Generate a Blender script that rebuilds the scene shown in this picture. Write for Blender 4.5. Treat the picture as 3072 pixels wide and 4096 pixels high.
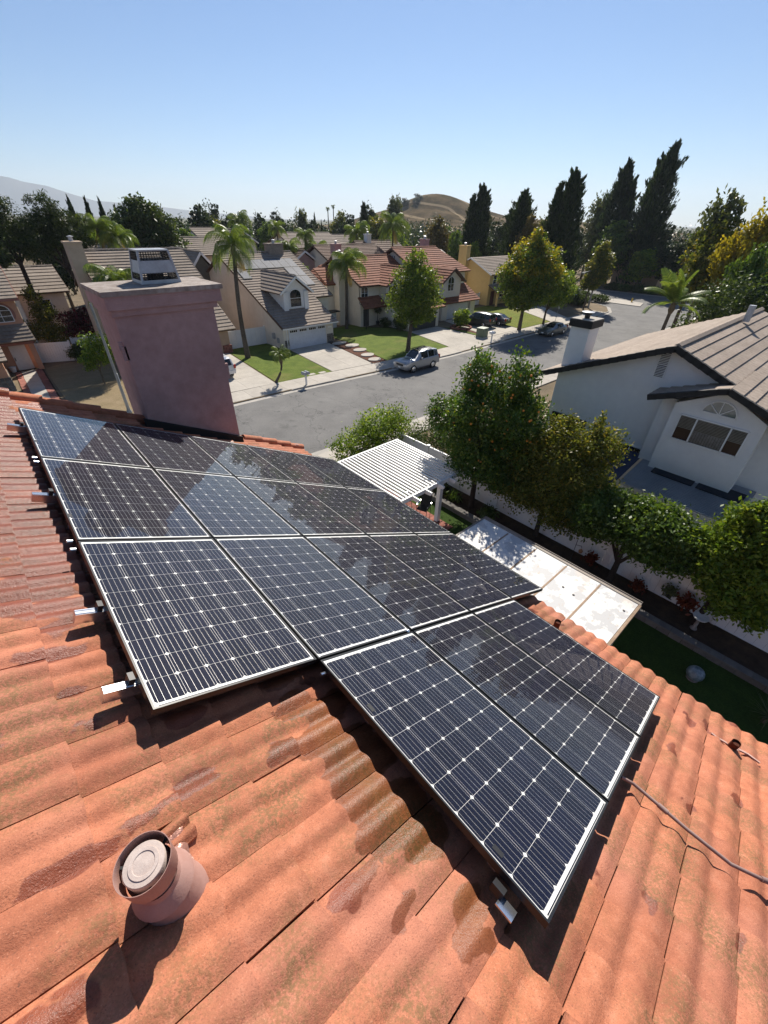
import bpy, math, random
import numpy as np
from mathutils import Vector, Matrix
random.seed(11); rng = np.random.default_rng(11)
rad = math.radians
sc = bpy.context.scene
C = sc.collection
for o in list(bpy.data.objects): bpy.data.objects.remove(o)

# ------------------------------------------------------------------ camera, sky, sun, exposure
cam = bpy.data.cameras.new('camera'); camo = bpy.data.objects.new('camera', cam); C.objects.link(camo)
CAMZ = 12.0
camo.matrix_world = Matrix(((0.74609714, 0.37691382, -0.54888526, 0.0),
                            (-0.66565034, 0.441752, -0.60146886, 0.0),
                            (0.01576923, 0.81411986, 0.58048272, CAMZ), (0, 0, 0, 1)))
cam.sensor_fit = 'VERTICAL'; cam.sensor_height = 36.0; cam.sensor_width = 27.0
cam.lens = 36.0 * 1636.3 / 4096.0
cam.clip_start = 0.05; cam.clip_end = 20000
sc.camera = camo
SUN_EL, SUN_AZ = 41.0, 51.0          # azimuth from +Y towards +X
wd = bpy.data.worlds.new('World'); sc.world = wd; wd.use_nodes = True
wn = wd.node_tree; wn.nodes.clear()
sky = wn.nodes.new('ShaderNodeTexSky'); sky.sky_type = 'NISHITA'; sky.sun_disc = False
sky.sun_elevation = rad(SUN_EL); sky.sun_rotation = rad(SUN_AZ)
sky.air_density = 0.95; sky.dust_density = 0.08; sky.ozone_density = 7.0; sky.altitude = 0
bg = wn.nodes.new('ShaderNodeBackground'); bg.inputs[1].default_value = 0.064
wo = wn.nodes.new('ShaderNodeOutputWorld')
wn.links.new(sky.outputs[0], bg.inputs[0]); wn.links.new(bg.outputs[0], wo.inputs[0])
sl = bpy.data.lights.new('sun', 'SUN'); so = bpy.data.objects.new('sun', sl); C.objects.link(so)
sl.energy = 5.0; sl.angle = rad(0.5); sl.color = (1.0, 0.93, 0.83)
sd = Vector((math.cos(rad(SUN_EL))*math.sin(rad(SUN_AZ)), math.cos(rad(SUN_EL))*math.cos(rad(SUN_AZ)), math.sin(rad(SUN_EL))))
so.rotation_euler = sd.to_track_quat('Z', 'Y').to_euler(); so.location = sd*60
vs = sc.view_settings; vs.view_transform = 'Standard'; vs.look = 'None'; vs.exposure = 0.72; vs.gamma = 1.0; vs.use_curve_mapping = False
sc.cycles.max_bounces = 8; sc.cycles.transparent_max_bounces = 16; sc.cycles.diffuse_bounces = 3
sc.cycles.glossy_bounces = 4; sc.cycles.caustics_reflective = False; sc.cycles.caustics_refractive = False
sc.cycles.use_denoising = True
sc.cycles.sample_clamp_indirect = 6.0

# ------------------------------------------------------------------ mesh + object helpers
class MB:
    def __init__(s): s.v = []; s.f = []
    def add(s, vs_, fs):
        b = len(s.v); s.v += [tuple(p) for p in vs_]; s.f += [tuple(i+b for i in f) for f in fs]; return s
    def box(s, x0, x1, y0, y1, z0, z1):
        return s.add([(x0,y0,z0),(x1,y0,z0),(x1,y1,z0),(x0,y1,z0),(x0,y0,z1),(x1,y0,z1),(x1,y1,z1),(x0,y1,z1)],
                     [(0,3,2,1),(4,5,6,7),(0,1,5,4),(1,2,6,5),(2,3,7,6),(3,0,4,7)])
    def obox(s, c, ax, ay, az):
        c, ax, ay, az = map(Vector, (c, ax, ay, az))
        P = [c+sx*ax+sy*ay+sz*az for sz in (-1,1) for sx, sy in ((-1,-1),(1,-1),(1,1),(-1,1))]
        return s.add(P, [(0,3,2,1),(4,5,6,7),(0,1,5,4),(1,2,6,5),(2,3,7,6),(3,0,4,7)])
    def bar(s, a, b, w, h, up=(0,0,1)):
        a, b = Vector(a), Vector(b); d = (b-a); L = d.length
        if L < 1e-6: return s
        d /= L; u = Vector(up)
        if abs(d.dot(u)) > .98: u = Vector((1,0,0))
        sx = d.cross(u).normalized(); uz = sx.cross(d).normalized()
        return s.obox((a+b)/2, d*L/2, sx*w/2, uz*h/2)
    def prism(s, pts, ext):
        n = len(pts); e = Vector(ext); P = [Vector(p) for p in pts]
        nrm = Vector((0,0,0))
        for i in range(n): nrm += P[i].cross(P[(i+1) % n])
        if nrm.dot(e) > 0: P = P[::-1]
        Q = [p+e for p in P]
        fs = [tuple(range(n)), tuple(range(2*n-1, n-1, -1))]
        fs += [(i, i+n, (i+1) % n+n, (i+1) % n) for i in range(n)]
        return s.add(P+Q, fs)
    def tube(s, pts, rs, n=8, cap=True):
        pts = [Vector(p) for p in pts]
        if not hasattr(rs, '__len__'): rs = [rs]*len(pts)
        rs = [float(q) for q in rs]; b = len(s.v); m = len(pts); up = Vector((0,0,1))
        for i, p in enumerate(pts):
            d = (pts[min(i+1,m-1)]-pts[max(i-1,0)]).normalized()
            u = up if abs(d.dot(up)) < .95 else Vector((1,0,0))
            a = d.cross(u).normalized(); c = d.cross(a).normalized()
            for k in range(n):
                t = 2*math.pi*k/n; s.v.append(tuple(p+rs[i]*(math.cos(t)*a+math.sin(t)*c)))
        for i in range(m-1):
            for k in range(n):
                s.f.append((b+i*n+k, b+i*n+(k+1) % n, b+(i+1)*n+(k+1) % n, b+(i+1)*n+k))
        if cap:
            s.f.append(tuple(b+k for k in range(n-1,-1,-1))); s.f.append(tuple(b+(m-1)*n+k for k in range(n)))
        return s
    def lathe(s, prof, n=16, c=(0,0,0), ax=(0,0,1)):
        ax = Vector(ax).normalized(); u = Vector((1,0,0)) if abs(ax.x) < .9 else Vector((0,1,0))
        a = ax.cross(u).normalized(); b2 = ax.cross(a).normalized(); c = Vector(c); b = len(s.v); m = len(prof)
        for r, z in prof:
            for k in range(n):
                t = 2*math.pi*k/n; s.v.append(tuple(c+ax*z+r*(math.cos(t)*a+math.sin(t)*b2)))
        for i in range(m-1):
            for k in range(n):
                s.f.append((b+i*n+k, b+i*n+(k+1) % n, b+(i+1)*n+(k+1) % n, b+(i+1)*n+k))
        return s
    def disc(s, c, r, ax=(0,0,1), n=16):
        ax = Vector(ax).normalized(); u = Vector((1,0,0)) if abs(ax.x) < .9 else Vector((0,1,0))
        a = ax.cross(u).normalized(); b2 = ax.cross(a).normalized(); c = Vector(c)
        return s.add([c+r*(math.cos(2*math.pi*k/n)*a+math.sin(2*math.pi*k/n)*b2) for k in range(n)], [tuple(range(n))])
    def quad(s, a, b, c, d): return s.add([a,b,c,d], [(0,1,2,3)])

WROOT = {}
def thing(name, label, cat, loc=(0,0,0), rz=0.0, group=None, world=False):
    o = bpy.data.objects.new(name, None); C.objects.link(o); o.location = loc; o.rotation_euler = (0,0,rz)
    o.empty_display_size = .2; o['label'] = label; o['category'] = cat
    if group: o['group'] = group
    if world: WROOT[o.name] = Vector(loc)
    return o
def tag(o, label, cat, group=None):
    o['label'] = label; o['category'] = cat
    if group: o['group'] = group
    return o
def mesh_of(name, mb, mt, smooth=False):
    me = bpy.data.meshes.new(name); me.from_pydata(mb.v, [], mb.f)
    if mt: me.materials.append(mt)
    if smooth:
        me.polygons.foreach_set('use_smooth', [True]*len(me.polygons))
        if smooth != 'all':
            try: me.set_sharp_from_angle(angle=rad(40))
            except Exception: pass
    me.update(); return me
def link(name, me, parent=None, mw=None):
    o = bpy.data.objects.new(name, me); C.objects.link(o)
    if parent is not None:
        o.parent = parent
        if parent.name in WROOT: o.matrix_parent_inverse = Matrix.Translation(-WROOT[parent.name])
    if mw is not None: o.matrix_basis = mw
    return o
def ob(name, mb, mt, parent=None, smooth=False): return link(name, mesh_of(name, mb, mt, smooth), parent)
def struct(name, mb, mt, parent=None):
    o = ob(name, mb, mt, parent)
    if parent is None: o['kind'] = 'structure'
    return o
def dup(root, loc, rz=0.0, sca=None, label=None):
    r = root.copy(); C.objects.link(r); r.location = loc; r.rotation_euler = (0,0,rz)
    if sca is not None: r.scale = sca if hasattr(sca, '__len__') else (sca,)*3
    if label: r['label'] = label
    for ch in root.children:
        c = ch.copy(); C.objects.link(c); c.parent = r
        for g_ in ch.children:
            d = g_.copy(); C.objects.link(d); d.parent = c
    return r
def fast_mesh(name, V, F, mt):
    n = F.shape[1]; me = bpy.data.meshes.new(name)
    me.vertices.add(len(V)); me.vertices.foreach_set('co', np.ascontiguousarray(V, dtype=np.float32).ravel())
    me.loops.add(F.size); me.loops.foreach_set('vertex_index', np.ascontiguousarray(F, dtype=np.int32).ravel())
    me.polygons.add(len(F)); me.polygons.foreach_set('loop_start', np.arange(0, F.size, n, dtype=np.int32))
    me.update(calc_edges=True)
    if mt: me.materials.append(mt)
    return me

# ------------------------------------------------------------------ materials
def nt(m):
    m.use_nodes = True; t = m.node_tree; t.nodes.clear()
    o = t.nodes.new('ShaderNodeOutputMaterial'); p = t.nodes.new('ShaderNodeBsdfPrincipled')
    t.links.new(p.outputs[0], o.inputs[0]); return t, p, o
def c4(c): return (c[0], c[1], c[2], 1.0)
def noise(t, vec, scale, detail=4, rough=.55):
    n = t.nodes.new('ShaderNodeTexNoise'); n.inputs['Scale'].default_value = scale
    n.inputs['Detail'].default_value = detail; n.inputs['Roughness'].default_value = rough
    if vec is not None: t.links.new(vec, n.inputs['Vector'])
    return n
def ramp(t, fac, stops):
    r = t.nodes.new('ShaderNodeValToRGB'); e = r.color_ramp.elements
    while len(e) < len(stops): e.new(.5)
    for i, (p, c) in enumerate(stops):
        e[i].position = p; e[i].color = c4(c) if hasattr(c, '__len__') else (c, c, c, 1)
    t.links.new(fac, r.inputs[0]); return r
def mixc(t, fac, a, b, mode='MIX'):
    m = t.nodes.new('ShaderNodeMix'); m.data_type = 'RGBA'; m.blend_type = mode
    for s_, v in ((m.inputs[0], fac), (m.inputs[6], a), (m.inputs[7], b)):
        if hasattr(v, 'links') or hasattr(v, 'is_linked'): t.links.new(v, s_)
        elif hasattr(v, '__len__'): s_.default_value = c4(v)
        else: s_.default_value = v
    return m.outputs[2]
def mathn(t, op, a, b=None, clamp=False):
    m = t.nodes.new('ShaderNodeMath'); m.operation = op; m.use_clamp = clamp
    for s_, v in ((m.inputs[0], a), (m.inputs[1], b)):
        if v is None: continue
        if hasattr(v, 'is_linked'): t.links.new(v, s_)
        else: s_.default_value = v
    return m.outputs[0]
def bump(t, p, h, strength=.3, dist=.02):
    b = t.nodes.new('ShaderNodeBump'); b.inputs['Strength'].default_value = strength; b.inputs['Distance'].default_value = dist
    t.links.new(h, b.inputs['Height']); t.links.new(b.outputs[0], p.inputs['Normal']); return b
def pos(t): return t.nodes.new('ShaderNodeNewGeometry').outputs['Position']
def mat(name, c1, c2=None, scale=3.0, rough=.8, spec=.3, metal=0.0, bmp=0.0, bscale=None, bdist=.02, rnd=0.0, big=.35, coat=0.0, detail=5):
    m = bpy.data.materials.new(name); t, p, o = nt(m); P = pos(t)
    c2 = c2 or tuple(x*.8 for x in c1)
    n1 = noise(t, P, scale, detail, .6); col_ = ramp(t, n1.outputs[0], [(.3, c2), (.7, c1)]).outputs[0]
    if big:
        n2 = noise(t, P, scale*.13, 3, .5)
        f = ramp(t, n2.outputs[0], [(.3, 1-big), (.7, 1.0)]).outputs[0]
        col_ = mixc(t, 1.0, col_, f, 'MULTIPLY')
    if rnd:
        oi = t.nodes.new('ShaderNodeObjectInfo')
        f = ramp(t, oi.outputs['Random'], [(0, 1-rnd), (1, 1.0)]).outputs[0]
        col_ = mixc(t, 1.0, col_, f, 'MULTIPLY')
    t.links.new(col_, p.inputs['Base Color'])
    p.inputs['Roughness'].default_value = rough; p.inputs['Specular IOR Level'].default_value = spec
    p.inputs['Metallic'].default_value = metal
    if coat: p.inputs['Coat Weight'].default_value = coat; p.inputs['Coat Roughness'].default_value = .04
    if bmp: bump(t, p, noise(t, P, bscale or scale*8, 4, .65).outputs[0], bmp, bdist)
    return m
def plain(name, c, rough=.5, metal=0.0, spec=.5, coat=0.0, rnd=0.0): return mat(name, c, tuple(x*.88 for x in c), 4, rough, spec, metal, rnd=rnd, big=.12, coat=coat)
def leafmat(name, c1, c2, c3=None, trans=.35, gloss=.25):
    m = bpy.data.materials.new(name); t, p, o = nt(m); g_ = t.nodes.new('ShaderNodeNewGeometry')
    isl = g_.outputs['Random Per Island']
    st = [(0, c1), (.75, c2)] + ([(1.0, c3)] if c3 else [])
    col_ = ramp(t, isl, st).outputs[0]
    n = noise(t, g_.outputs['Position'], .55, 3, .5)
    col_ = mixc(t, 1.0, col_, ramp(t, n.outputs[0], [(.3, .62), (.7, 1.1)]).outputs[0], 'MULTIPLY')
    t.links.new(col_, p.inputs['Base Color']); p.inputs['Roughness'].default_value = .45; p.inputs['Specular IOR Level'].default_value = gloss
    tr = t.nodes.new('ShaderNodeBsdfTranslucent'); t.links.new(mixc(t, 1.0, col_, (1.25,1.2,.55), 'MULTIPLY'), tr.inputs[0])
    mx = t.nodes.new('ShaderNodeMixShader'); mx.inputs[0].default_value = trans
    t.links.new(p.outputs[0], mx.inputs[1]); t.links.new(tr.outputs[0], mx.inputs[2]); t.links.new(mx.outputs[0], o.inputs[0])
    return m
def glassmat(name, tint=(.02,.025,.03), ior=1.5):
    m = bpy.data.materials.new(name); t, p, o = nt(m)
    n = noise(t, pos(t), .9, 2, .5); t.links.new(ramp(t, n.outputs[0], [(.35, tuple(x*.5 for x in tint)), (.7, tint)]).outputs[0], p.inputs['Base Color'])
    p.inputs['Roughness'].default_value = .03; p.inputs['IOR'].default_value = ior; p.inputs['Specular IOR Level'].default_value = .6
    return m
def panemat(name):
    m = bpy.data.materials.new(name); t, p, o = nt(m)
    tr = t.nodes.new('ShaderNodeBsdfTransparent'); gl = t.nodes.new('ShaderNodeBsdfGlossy'); gl.inputs['Roughness'].default_value = .012
    gl.inputs[0].default_value = (.92,.95,1,1)
    fr = t.nodes.new('ShaderNodeFresnel'); fr.inputs[0].default_value = 1.33
    mx = t.nodes.new('ShaderNodeMixShader'); t.links.new(fr.outputs[0], mx.inputs[0]); t.links.new(tr.outputs[0], mx.inputs[1]); t.links.new(gl.outputs[0], mx.inputs[2])
    t.links.new(mx.outputs[0], o.inputs[0]); return m

def tilemat():
    m = bpy.data.materials.new('clay_tile'); t, p, o = nt(m); P = pos(t)
    oi = t.nodes.new('ShaderNodeObjectInfo')
    grain = noise(t, P, 150, 3, .7); g2_ = noise(t, P, 60, 4, .7); mid = noise(t, P, 11, 5, .65); big = noise(t, P, 2.6, 4, .55)
    base = ramp(t, mid.outputs[0], [(.28, (.30,.105,.056)), (.55, (.42,.155,.084)), (.8, (.50,.215,.13))]).outputs[0]
    rv = t.nodes.new('ShaderNodeTexWhiteNoise'); rv.noise_dimensions = '1D'; t.links.new(oi.outputs['Random'], rv.inputs['W'])
    base = mixc(t, 1.0, base, ramp(t, rv.outputs[0], [(0,(.78,.74,.74)), (.5,(1,1,1)), (1,(1.1,1.06,1.0))]).outputs[0], 'MULTIPLY')
    base = mixc(t, ramp(t, noise(t, P, 1.1, 2, .5).outputs[0], [(.5,0), (.68,.45)]).outputs[0], base, (.46,.20,.14))
    lich = mathn(t, 'MULTIPLY', ramp(t, big.outputs[0], [(.46,0), (.64,1)]).outputs[0], ramp(t, g2_.outputs[0], [(.42,0), (.56,.8)]).outputs[0])
    base = mixc(t, lich, base, (.17,.105,.045))
    base = mixc(t, ramp(t, grain.outputs[0], [(.34,.75), (.44,0)]).outputs[0], base, (.19,.08,.05))
    base = mixc(t, ramp(t, g2_.outputs[0], [(.30,.6), (.36,0)]).outputs[0], base, (.09,.05,.035))
    base = mixc(t, ramp(t, grain.outputs[0], [(.60,0), (.70,.45)]).outputs[0], base, (.62,.32,.21))
    # water left where the panels were hosed down: blots, a wet strip beside the array and run-off below it
    v = t.nodes.new('ShaderNodeSeparateXYZ'); t.links.new(P, v.inputs[0])
    mp = t.nodes.new('ShaderNodeMapping'); mp.inputs['Scale'].default_value = (1.0,1.9,1.0); t.links.new(P, mp.inputs[0])
    wn1 = noise(t, mp.outputs[0], 2.7, 3, .45); wn2 = noise(t, P, 9.0, 3, .5)
    near = mathn(t, 'SUBTRACT', 1.0, mathn(t, 'MULTIPLY', mathn(t, 'ABSOLUTE', mathn(t, 'ADD', v.outputs[0], .36)), 2.0), True)
    far = mathn(t, 'MULTIPLY', mathn(t, 'SUBTRACT', v.outputs[1], 1.6), .6, True)
    side = mathn(t, 'MULTIPLY', near, far)
    w = mathn(t, 'ADD', mathn(t, 'MULTIPLY', wn1.outputs[0], .9), mathn(t, 'MULTIPLY', wn2.outputs[0], .1))
    run = mathn(t, 'MULTIPLY', mathn(t, 'SUBTRACT', 1.0, mathn(t, 'MULTIPLY', mathn(t, 'ABSOLUTE', mathn(t, 'SUBTRACT', v.outputs[0], .60)), 2.4), True), mathn(t, 'MULTIPLY', mathn(t, 'SUBTRACT', 1.9, v.outputs[1]), 1.2, True))
    run = mathn(t, 'MULTIPLY', run, mathn(t, 'MULTIPLY', mathn(t, 'ADD', v.outputs[1], .35), 2.0, True))
    w = mathn(t, 'ADD', w, mathn(t, 'MULTIPLY', side, .34)); w2 = mathn(t, 'ADD', w, mathn(t, 'MULTIPLY', run, .20))
    xl = mathn(t, 'MULTIPLY', mathn(t, 'SUBTRACT', 1.6, v.outputs[0]), 1.2, True)
    w2 = mathn(t, 'SUBTRACT', w2, mathn(t, 'MULTIPLY', mathn(t, 'SUBTRACT', 1.0, xl), .03))
    wet = ramp(t, w2, [(.615,0), (.628,.9), (.75,1)]).outputs[0]
    wcol = mixc(t, run, mixc(t, 1.0, base, (.50,.36,.33), 'MULTIPLY'), mixc(t, 1.0, base, (.52,.50,.30), 'MULTIPLY'))
    base = mixc(t, wet, base, wcol)
    t.links.new(base, p.inputs['Base Color'])
    t.links.new(ramp(t, wet, [(0,.85), (1,.33)]).outputs[0], p.inputs['Roughness'])
    p.inputs['Specular IOR Level'].default_value = .32
    h = mathn(t, 'ADD', mathn(t, 'MULTIPLY', grain.outputs[0], .5), mathn(t, 'MULTIPLY', g2_.outputs[0], .8))
    bump(t, p, h, .7, .006); return m

def asphaltmat():
    m = bpy.data.materials.new('asphalt'); t, p, o = nt(m); P = pos(t)
    n1 = noise(t, P, .35, 5, .6); n2 = noise(t, P, 9, 5, .7)
    base = ramp(t, n1.outputs[0], [(.3,(.125,.122,.118)), (.7,(.185,.180,.172))]).outputs[0]
    base = mixc(t, 1.0, base, ramp(t, n2.outputs[0], [(.3,.82), (.7,1.1)]).outputs[0], 'MULTIPLY')
    mp = t.nodes.new('ShaderNodeMapping'); mp.inputs['Scale'].default_value = (.28, .17, 1); t.links.new(P, mp.inputs[0])
    wob = noise(t, P, .8, 4, .6); vv = t.nodes.new('ShaderNodeVectorMath'); vv.operation = 'ADD'
    sc2 = t.nodes.new('ShaderNodeVectorMath'); sc2.operation = 'SCALE'; sc2.inputs['Scale'].default_value = .55
    t.links.new(wob.outputs['Color'], sc2.inputs[0]); t.links.new(mp.outputs[0], vv.inputs[0]); t.links.new(sc2.outputs[0], vv.inputs[1])
    vo = t.nodes.new('ShaderNodeTexVoronoi'); vo.feature = 'DISTANCE_TO_EDGE'; vo.inputs['Scale'].default_value = 1.0; t.links.new(vv.outputs[0], vo.inputs['Vector'])
    vo2 = t.nodes.new('ShaderNodeTexVoronoi'); vo2.feature = 'DISTANCE_TO_EDGE'; vo2.inputs['Scale'].default_value = 3.1; t.links.new(vv.outputs[0], vo2.inputs['Vector'])
    ck = ramp(t, vo.outputs['Distance'], [(.001,.75), (.007,0)]).outputs[0]
    ck2 = mathn(t, 'MULTIPLY', ramp(t, vo2.outputs['Distance'], [(.002,.5), (.010,0)]).outputs[0], ramp(t, noise(t, P, .22, 2, .5).outputs[0], [(.5,0), (.6,1)]).outputs[0])
    base = mixc(t, ck, base, (.03,.03,.031)); base = mixc(t, ck2, base, (.035,.035,.036))
    oil = ramp(t, noise(t, P, .5, 3, .5).outputs[0], [(.63,0), (.70,.35)]).outputs[0]
    base = mixc(t, oil, base, (.045,.045,.045))
    t.links.new(base, p.inputs['Base Color']); p.inputs['Roughness'].default_value = .9; p.inputs['Specular IOR Level'].default_value = .25
    bump(t, p, noise(t, P, 60, 3, .7).outputs[0], .3, .01); return m
def lawnmat(name, a, b, c, dry=.5):
    m = bpy.data.materials.new(name); t, p, o = nt(m); P = pos(t)
    n1 = noise(t, P, 1.1, 5, .6); n2 = noise(t, P, 22, 4, .7); n3 = noise(t, P, .22, 3, .5)
    base = ramp(t, n1.outputs[0], [(.3, a), (.7, b)]).outputs[0]
    base = mixc(t, ramp(t, n3.outputs[0], [(dry, 0), (dry+.15, .8)]).outputs[0], base, c)
    base = mixc(t, 1.0, base, ramp(t, n2.outputs[0], [(.3,.55), (.7,1.2)]).outputs[0], 'MULTIPLY')
    t.links.new(base, p.inputs['Base Color']); p.inputs['Roughness'].default_value = .95; p.inputs['Specular IOR Level'].default_value = .1
    bump(t, p, n2.outputs[0], .8, .05); return m

M = {}
M['tile'] = tilemat(); M['asphalt'] = asphaltmat()
M['stucco_pink'] = mat('pink_stucco', (.47,.325,.31), (.38,.255,.245), 7, .92, .15, bmp=.5, bscale=55, bdist=.01, big=.22)
M['cap_conc'] = mat('weathered_cap', (.45,.40,.36), (.24,.19,.16), 9, .9, .2, bmp=.3, big=.4)
M['galv'] = mat('galvanised_steel', (.50,.52,.55), (.36,.37,.39), 14, .45, .5, .35, big=.25)
M['black'] = plain('black_metal', (.012,.012,.013), .45)
M['blackmatte'] = plain('black_mesh', (.010,.010,.010), .8)
M['alu'] = plain('aluminium', (.85,.86,.88), .22, .95)
M['frame'] = plain('black_panel_frame', (.010,.010,.011), .35)
M['back'] = plain('white_backsheet', (.80,.81,.80), .5)
M["cell"] = mat("silicon_cell", (.007,.009,.028), (.005,.006,.020), 5, .6, .08, big=.3, rnd=.25)
M['ribbon'] = plain('cell_ribbon', (.62,.62,.62), .35, .3)
M['pane'] = panemat('panel_glass')
M['pinkmetal'] = mat('painted_flue', (.44,.27,.23), (.36,.20,.165), 12, .6, .3, bmp=.1, big=.3)
M['dust'] = mat('dusty_cap', (.58,.49,.44), (.46,.37,.33), 30, .85, .2, bmp=.25, bscale=160, bdist=.004, big=.2)
M['foil'] = mat('metal_flashing', (.50,.27,.20), (.42,.2,.15), 20, .32, .5, .35, bmp=.5, bscale=18, bdist=.02)
M['conduit'] = mat('conduit', (.36,.25,.22), (.25,.15,.13), 9, .6, .4, big=.2)
M['mortar'] = mat('pale_mortar', (.62,.42,.36), (.5,.3,.25), 20, .9, .2)
M['white'] = mat('white_paint', (.80,.80,.78), (.74,.74,.72), 3, .45, .4, big=.08)
M['whitevinyl'] = mat('white_vinyl', (.80,.81,.80), (.74,.75,.75), 1.5, .4, .4, big=.1)
M['white_wall'] = mat('white_stucco', (.78,.78,.76), (.72,.72,.71), 2.5, .9, .15, bmp=.35, bscale=40, bdist=.01, big=.10)
M['cream_wall'] = mat('cream_stucco', (.74,.69,.60), (.67,.62,.53), 2, .92, .15, bmp=.35, bscale=30, bdist=.012, big=.12)
M['beige_wall'] = mat('beige_stucco', (.58,.45,.33), (.51,.39,.28), 2, .92, .15, bmp=.4, bscale=30, bdist=.012, big=.15)
M['tan_wall'] = mat('tan_stucco', (.50,.36,.25), (.44,.31,.215), 2, .92, .15, bmp=.35, bscale=30, bdist=.012, big=.15)
M['peach_wall'] = mat('peach_stucco', (.55,.30,.19), (.48,.26,.165), 2, .92, .15, bmp=.35, bscale=30, bdist=.012, big=.15)
M['peach_trim'] = mat('peach_trim', (.36,.17,.13), None, 2, .9, .15)
M['yellow_wall'] = mat('yellow_stucco', (.66,.47,.20), (.60,.42,.175), 2, .92, .15, bmp=.35, bscale=30, bdist=.012, big=.12)
M['grey_wall'] = mat('grey_stucco', (.15,.15,.13), (.12,.12,.10), 2, .9, .15)
M['roof_beige'] = mat('beige_concrete_tile', (.36,.30,.245), (.25,.205,.165), 5, .9, .2, bmp=.4, bscale=14, bdist=.03, rnd=.14, big=.2)
M['roof_grey'] = mat('taupe_concrete_tile', (.345,.285,.235), (.24,.195,.16), 5, .9, .2, bmp=.4, bscale=14, bdist=.03, rnd=.14, big=.2)
M['roof_red'] = mat('red_clay_tile', (.33,.125,.065), (.21,.075,.042), 3.5, .85, .25, bmp=.6, bscale=10, bdist=.05, rnd=.18, big=.2)
M['roof_brown'] = mat('brown_clay_tile', (.20,.125,.09), (.12,.075,.055), 3.5, .85, .25, bmp=.6, bscale=10, bdist=.05, rnd=.2, big=.25)
M['roof_right'] = mat('pale_concrete_tile', (.42,.345,.28), (.31,.25,.20), 6, .9, .2, bmp=.45, bscale=22, bdist=.02, rnd=.12, big=.2)
M['dark_trim'] = mat('dark_rake_tile', (.035,.034,.033), (.025,.025,.025), 4, .7, .3, rnd=.2)
M['brown_trim'] = mat('brown_fascia', (.13,.075,.05), None, 4, .7, .3)
M['concrete'] = mat('concrete', (.50,.46,.40), (.42,.385,.335), 2.2, .92, .2, bmp=.2, bscale=30, bdist=.006, rnd=.10, big=.18)
M['kerb'] = mat('kerb_concrete', (.47,.44,.39), (.37,.345,.31), 2, .92, .2, big=.2)
M['soil'] = mat('soil', (.10,.065,.042), (.05,.035,.025), 3, .95, .1, bmp=.8, bscale=12, bdist=.05)
M['bark_mulch'] = mat('bark_mulch', (.17,.075,.045), (.08,.04,.028), 9, .95, .1, bmp=.9, bscale=14, bdist=.05)
M['dry_earth'] = mat('dry_earth', (.25,.19,.125), (.16,.13,.085), .6, .95, .1, bmp=.5, bscale=8, bdist=.05)
M['far_ground'] = mat('valley_floor', (.17,.15,.09), (.09,.10,.05), .02, .95, .1, big=.3)
M['lawn'] = lawnmat('lawn_grass', (.085,.125,.022), (.145,.19,.035), (.19,.175,.06), .54)
M['lawn_olive'] = lawnmat('olive_lawn', (.12,.15,.022), (.17,.19,.03), (.20,.18,.05), .55)
M['lawn_dry'] = lawnmat('dry_lawn', (.24,.185,.105), (.30,.23,.14), (.15,.17,.045), .58)
M['lawn_shaded'] = lawnmat('yard_grass', (.028,.055,.012), (.05,.085,.016), (.06,.075,.02), .7)  # yard shade is put into this darkened grass colour
M['stone'] = mat('grey_block', (.25,.235,.215), (.17,.16,.15), 4, .9, .2, bmp=.5, bscale=18, rnd=.25)
M['fieldstone'] = mat('field_stone', (.34,.31,.27), (.2,.18,.16), 5, .9, .2, bmp=.4, rnd=.45)
M['brick'] = mat('red_brick', (.42,.18,.14), (.33,.13,.10), 6, .9, .2, bmp=.3, rnd=.35)
M['glass'] = glassmat('window_glass'); M['glass_blue'] = glassmat('car_glass', (.02,.028,.035))
M['glass_pale'] = glassmat('frosted_glass', (.26,.30,.29))
M['curtain'] = mat('curtain', (.42,.40,.38), (.28,.27,.26), 6, .9, .1)
M['blind'] = mat('blind', (.36,.35,.31), None, 4, .8, .2)
M['dark_in'] = plain('dark_interior', (.02,.018,.016), .9)
M['wood_in'] = plain('brown_interior', (.10,.055,.035), .8)
M['door_white'] = plain('white_door', (.70,.70,.68), .5); M['door_dark'] = plain('charcoal_door', (.045,.047,.05), .5); M['door_red'] = plain('dark_red_door', (.12,.02,.015), .5)
M['garage'] = plain('garage_door_paint', (.62,.66,.72), .5)
M['trunk'] = mat('bark', (.20,.155,.11), (.10,.075,.055), 7, .95, .1, bmp=.8, bscale=20, bdist=.04)
M['trunk_dark'] = mat('dark_bark', (.07,.055,.045), (.04,.03,.025), 7, .95, .1, bmp=.8, bscale=20, bdist=.04)
M['palm_trunk'] = mat('palm_bark', (.15,.125,.10), (.075,.06,.05), 8, .95, .1, bmp=.7, bscale=9, bdist=.04)
M['silver'] = mat('silver_paint', (.32,.335,.355), (.30,.315,.335), 2, .32, .5, .55, big=.05, coat=.6)
M['darkgrey_paint'] = mat('dark_grey_paint', (.045,.05,.058), None, 2, .3, .5, .4, big=.05, coat=.8)
M['grey_paint'] = mat('grey_paint', (.10,.115,.115), None, 2, .3, .5, .45, big=.05, coat=.8)
M['black_paint'] = mat('black_paint', (.012,.012,.014), None, 2, .25, .5, .1, big=.05, coat=.8)
M['red_paint'] = mat('red_paint', (.35,.02,.02), None, 2, .3, .5, .1, big=.05, coat=.8)
M['white_paint_car'] = mat('white_car_paint', (.7,.7,.7), None, 2, .3, .5, .1, big=.05, coat=.8)
M['rubber'] = plain('tyre_rubber', (.018,.018,.018), .85); M['lamp_clear'] = plain('clear_lamp', (.7,.72,.75), .15, .3); M['lamp_red'] = plain('red_lamp', (.4,.015,.01), .2)
M['plastic_dk'] = plain('dark_plastic', (.03,.03,.032), .6)
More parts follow.
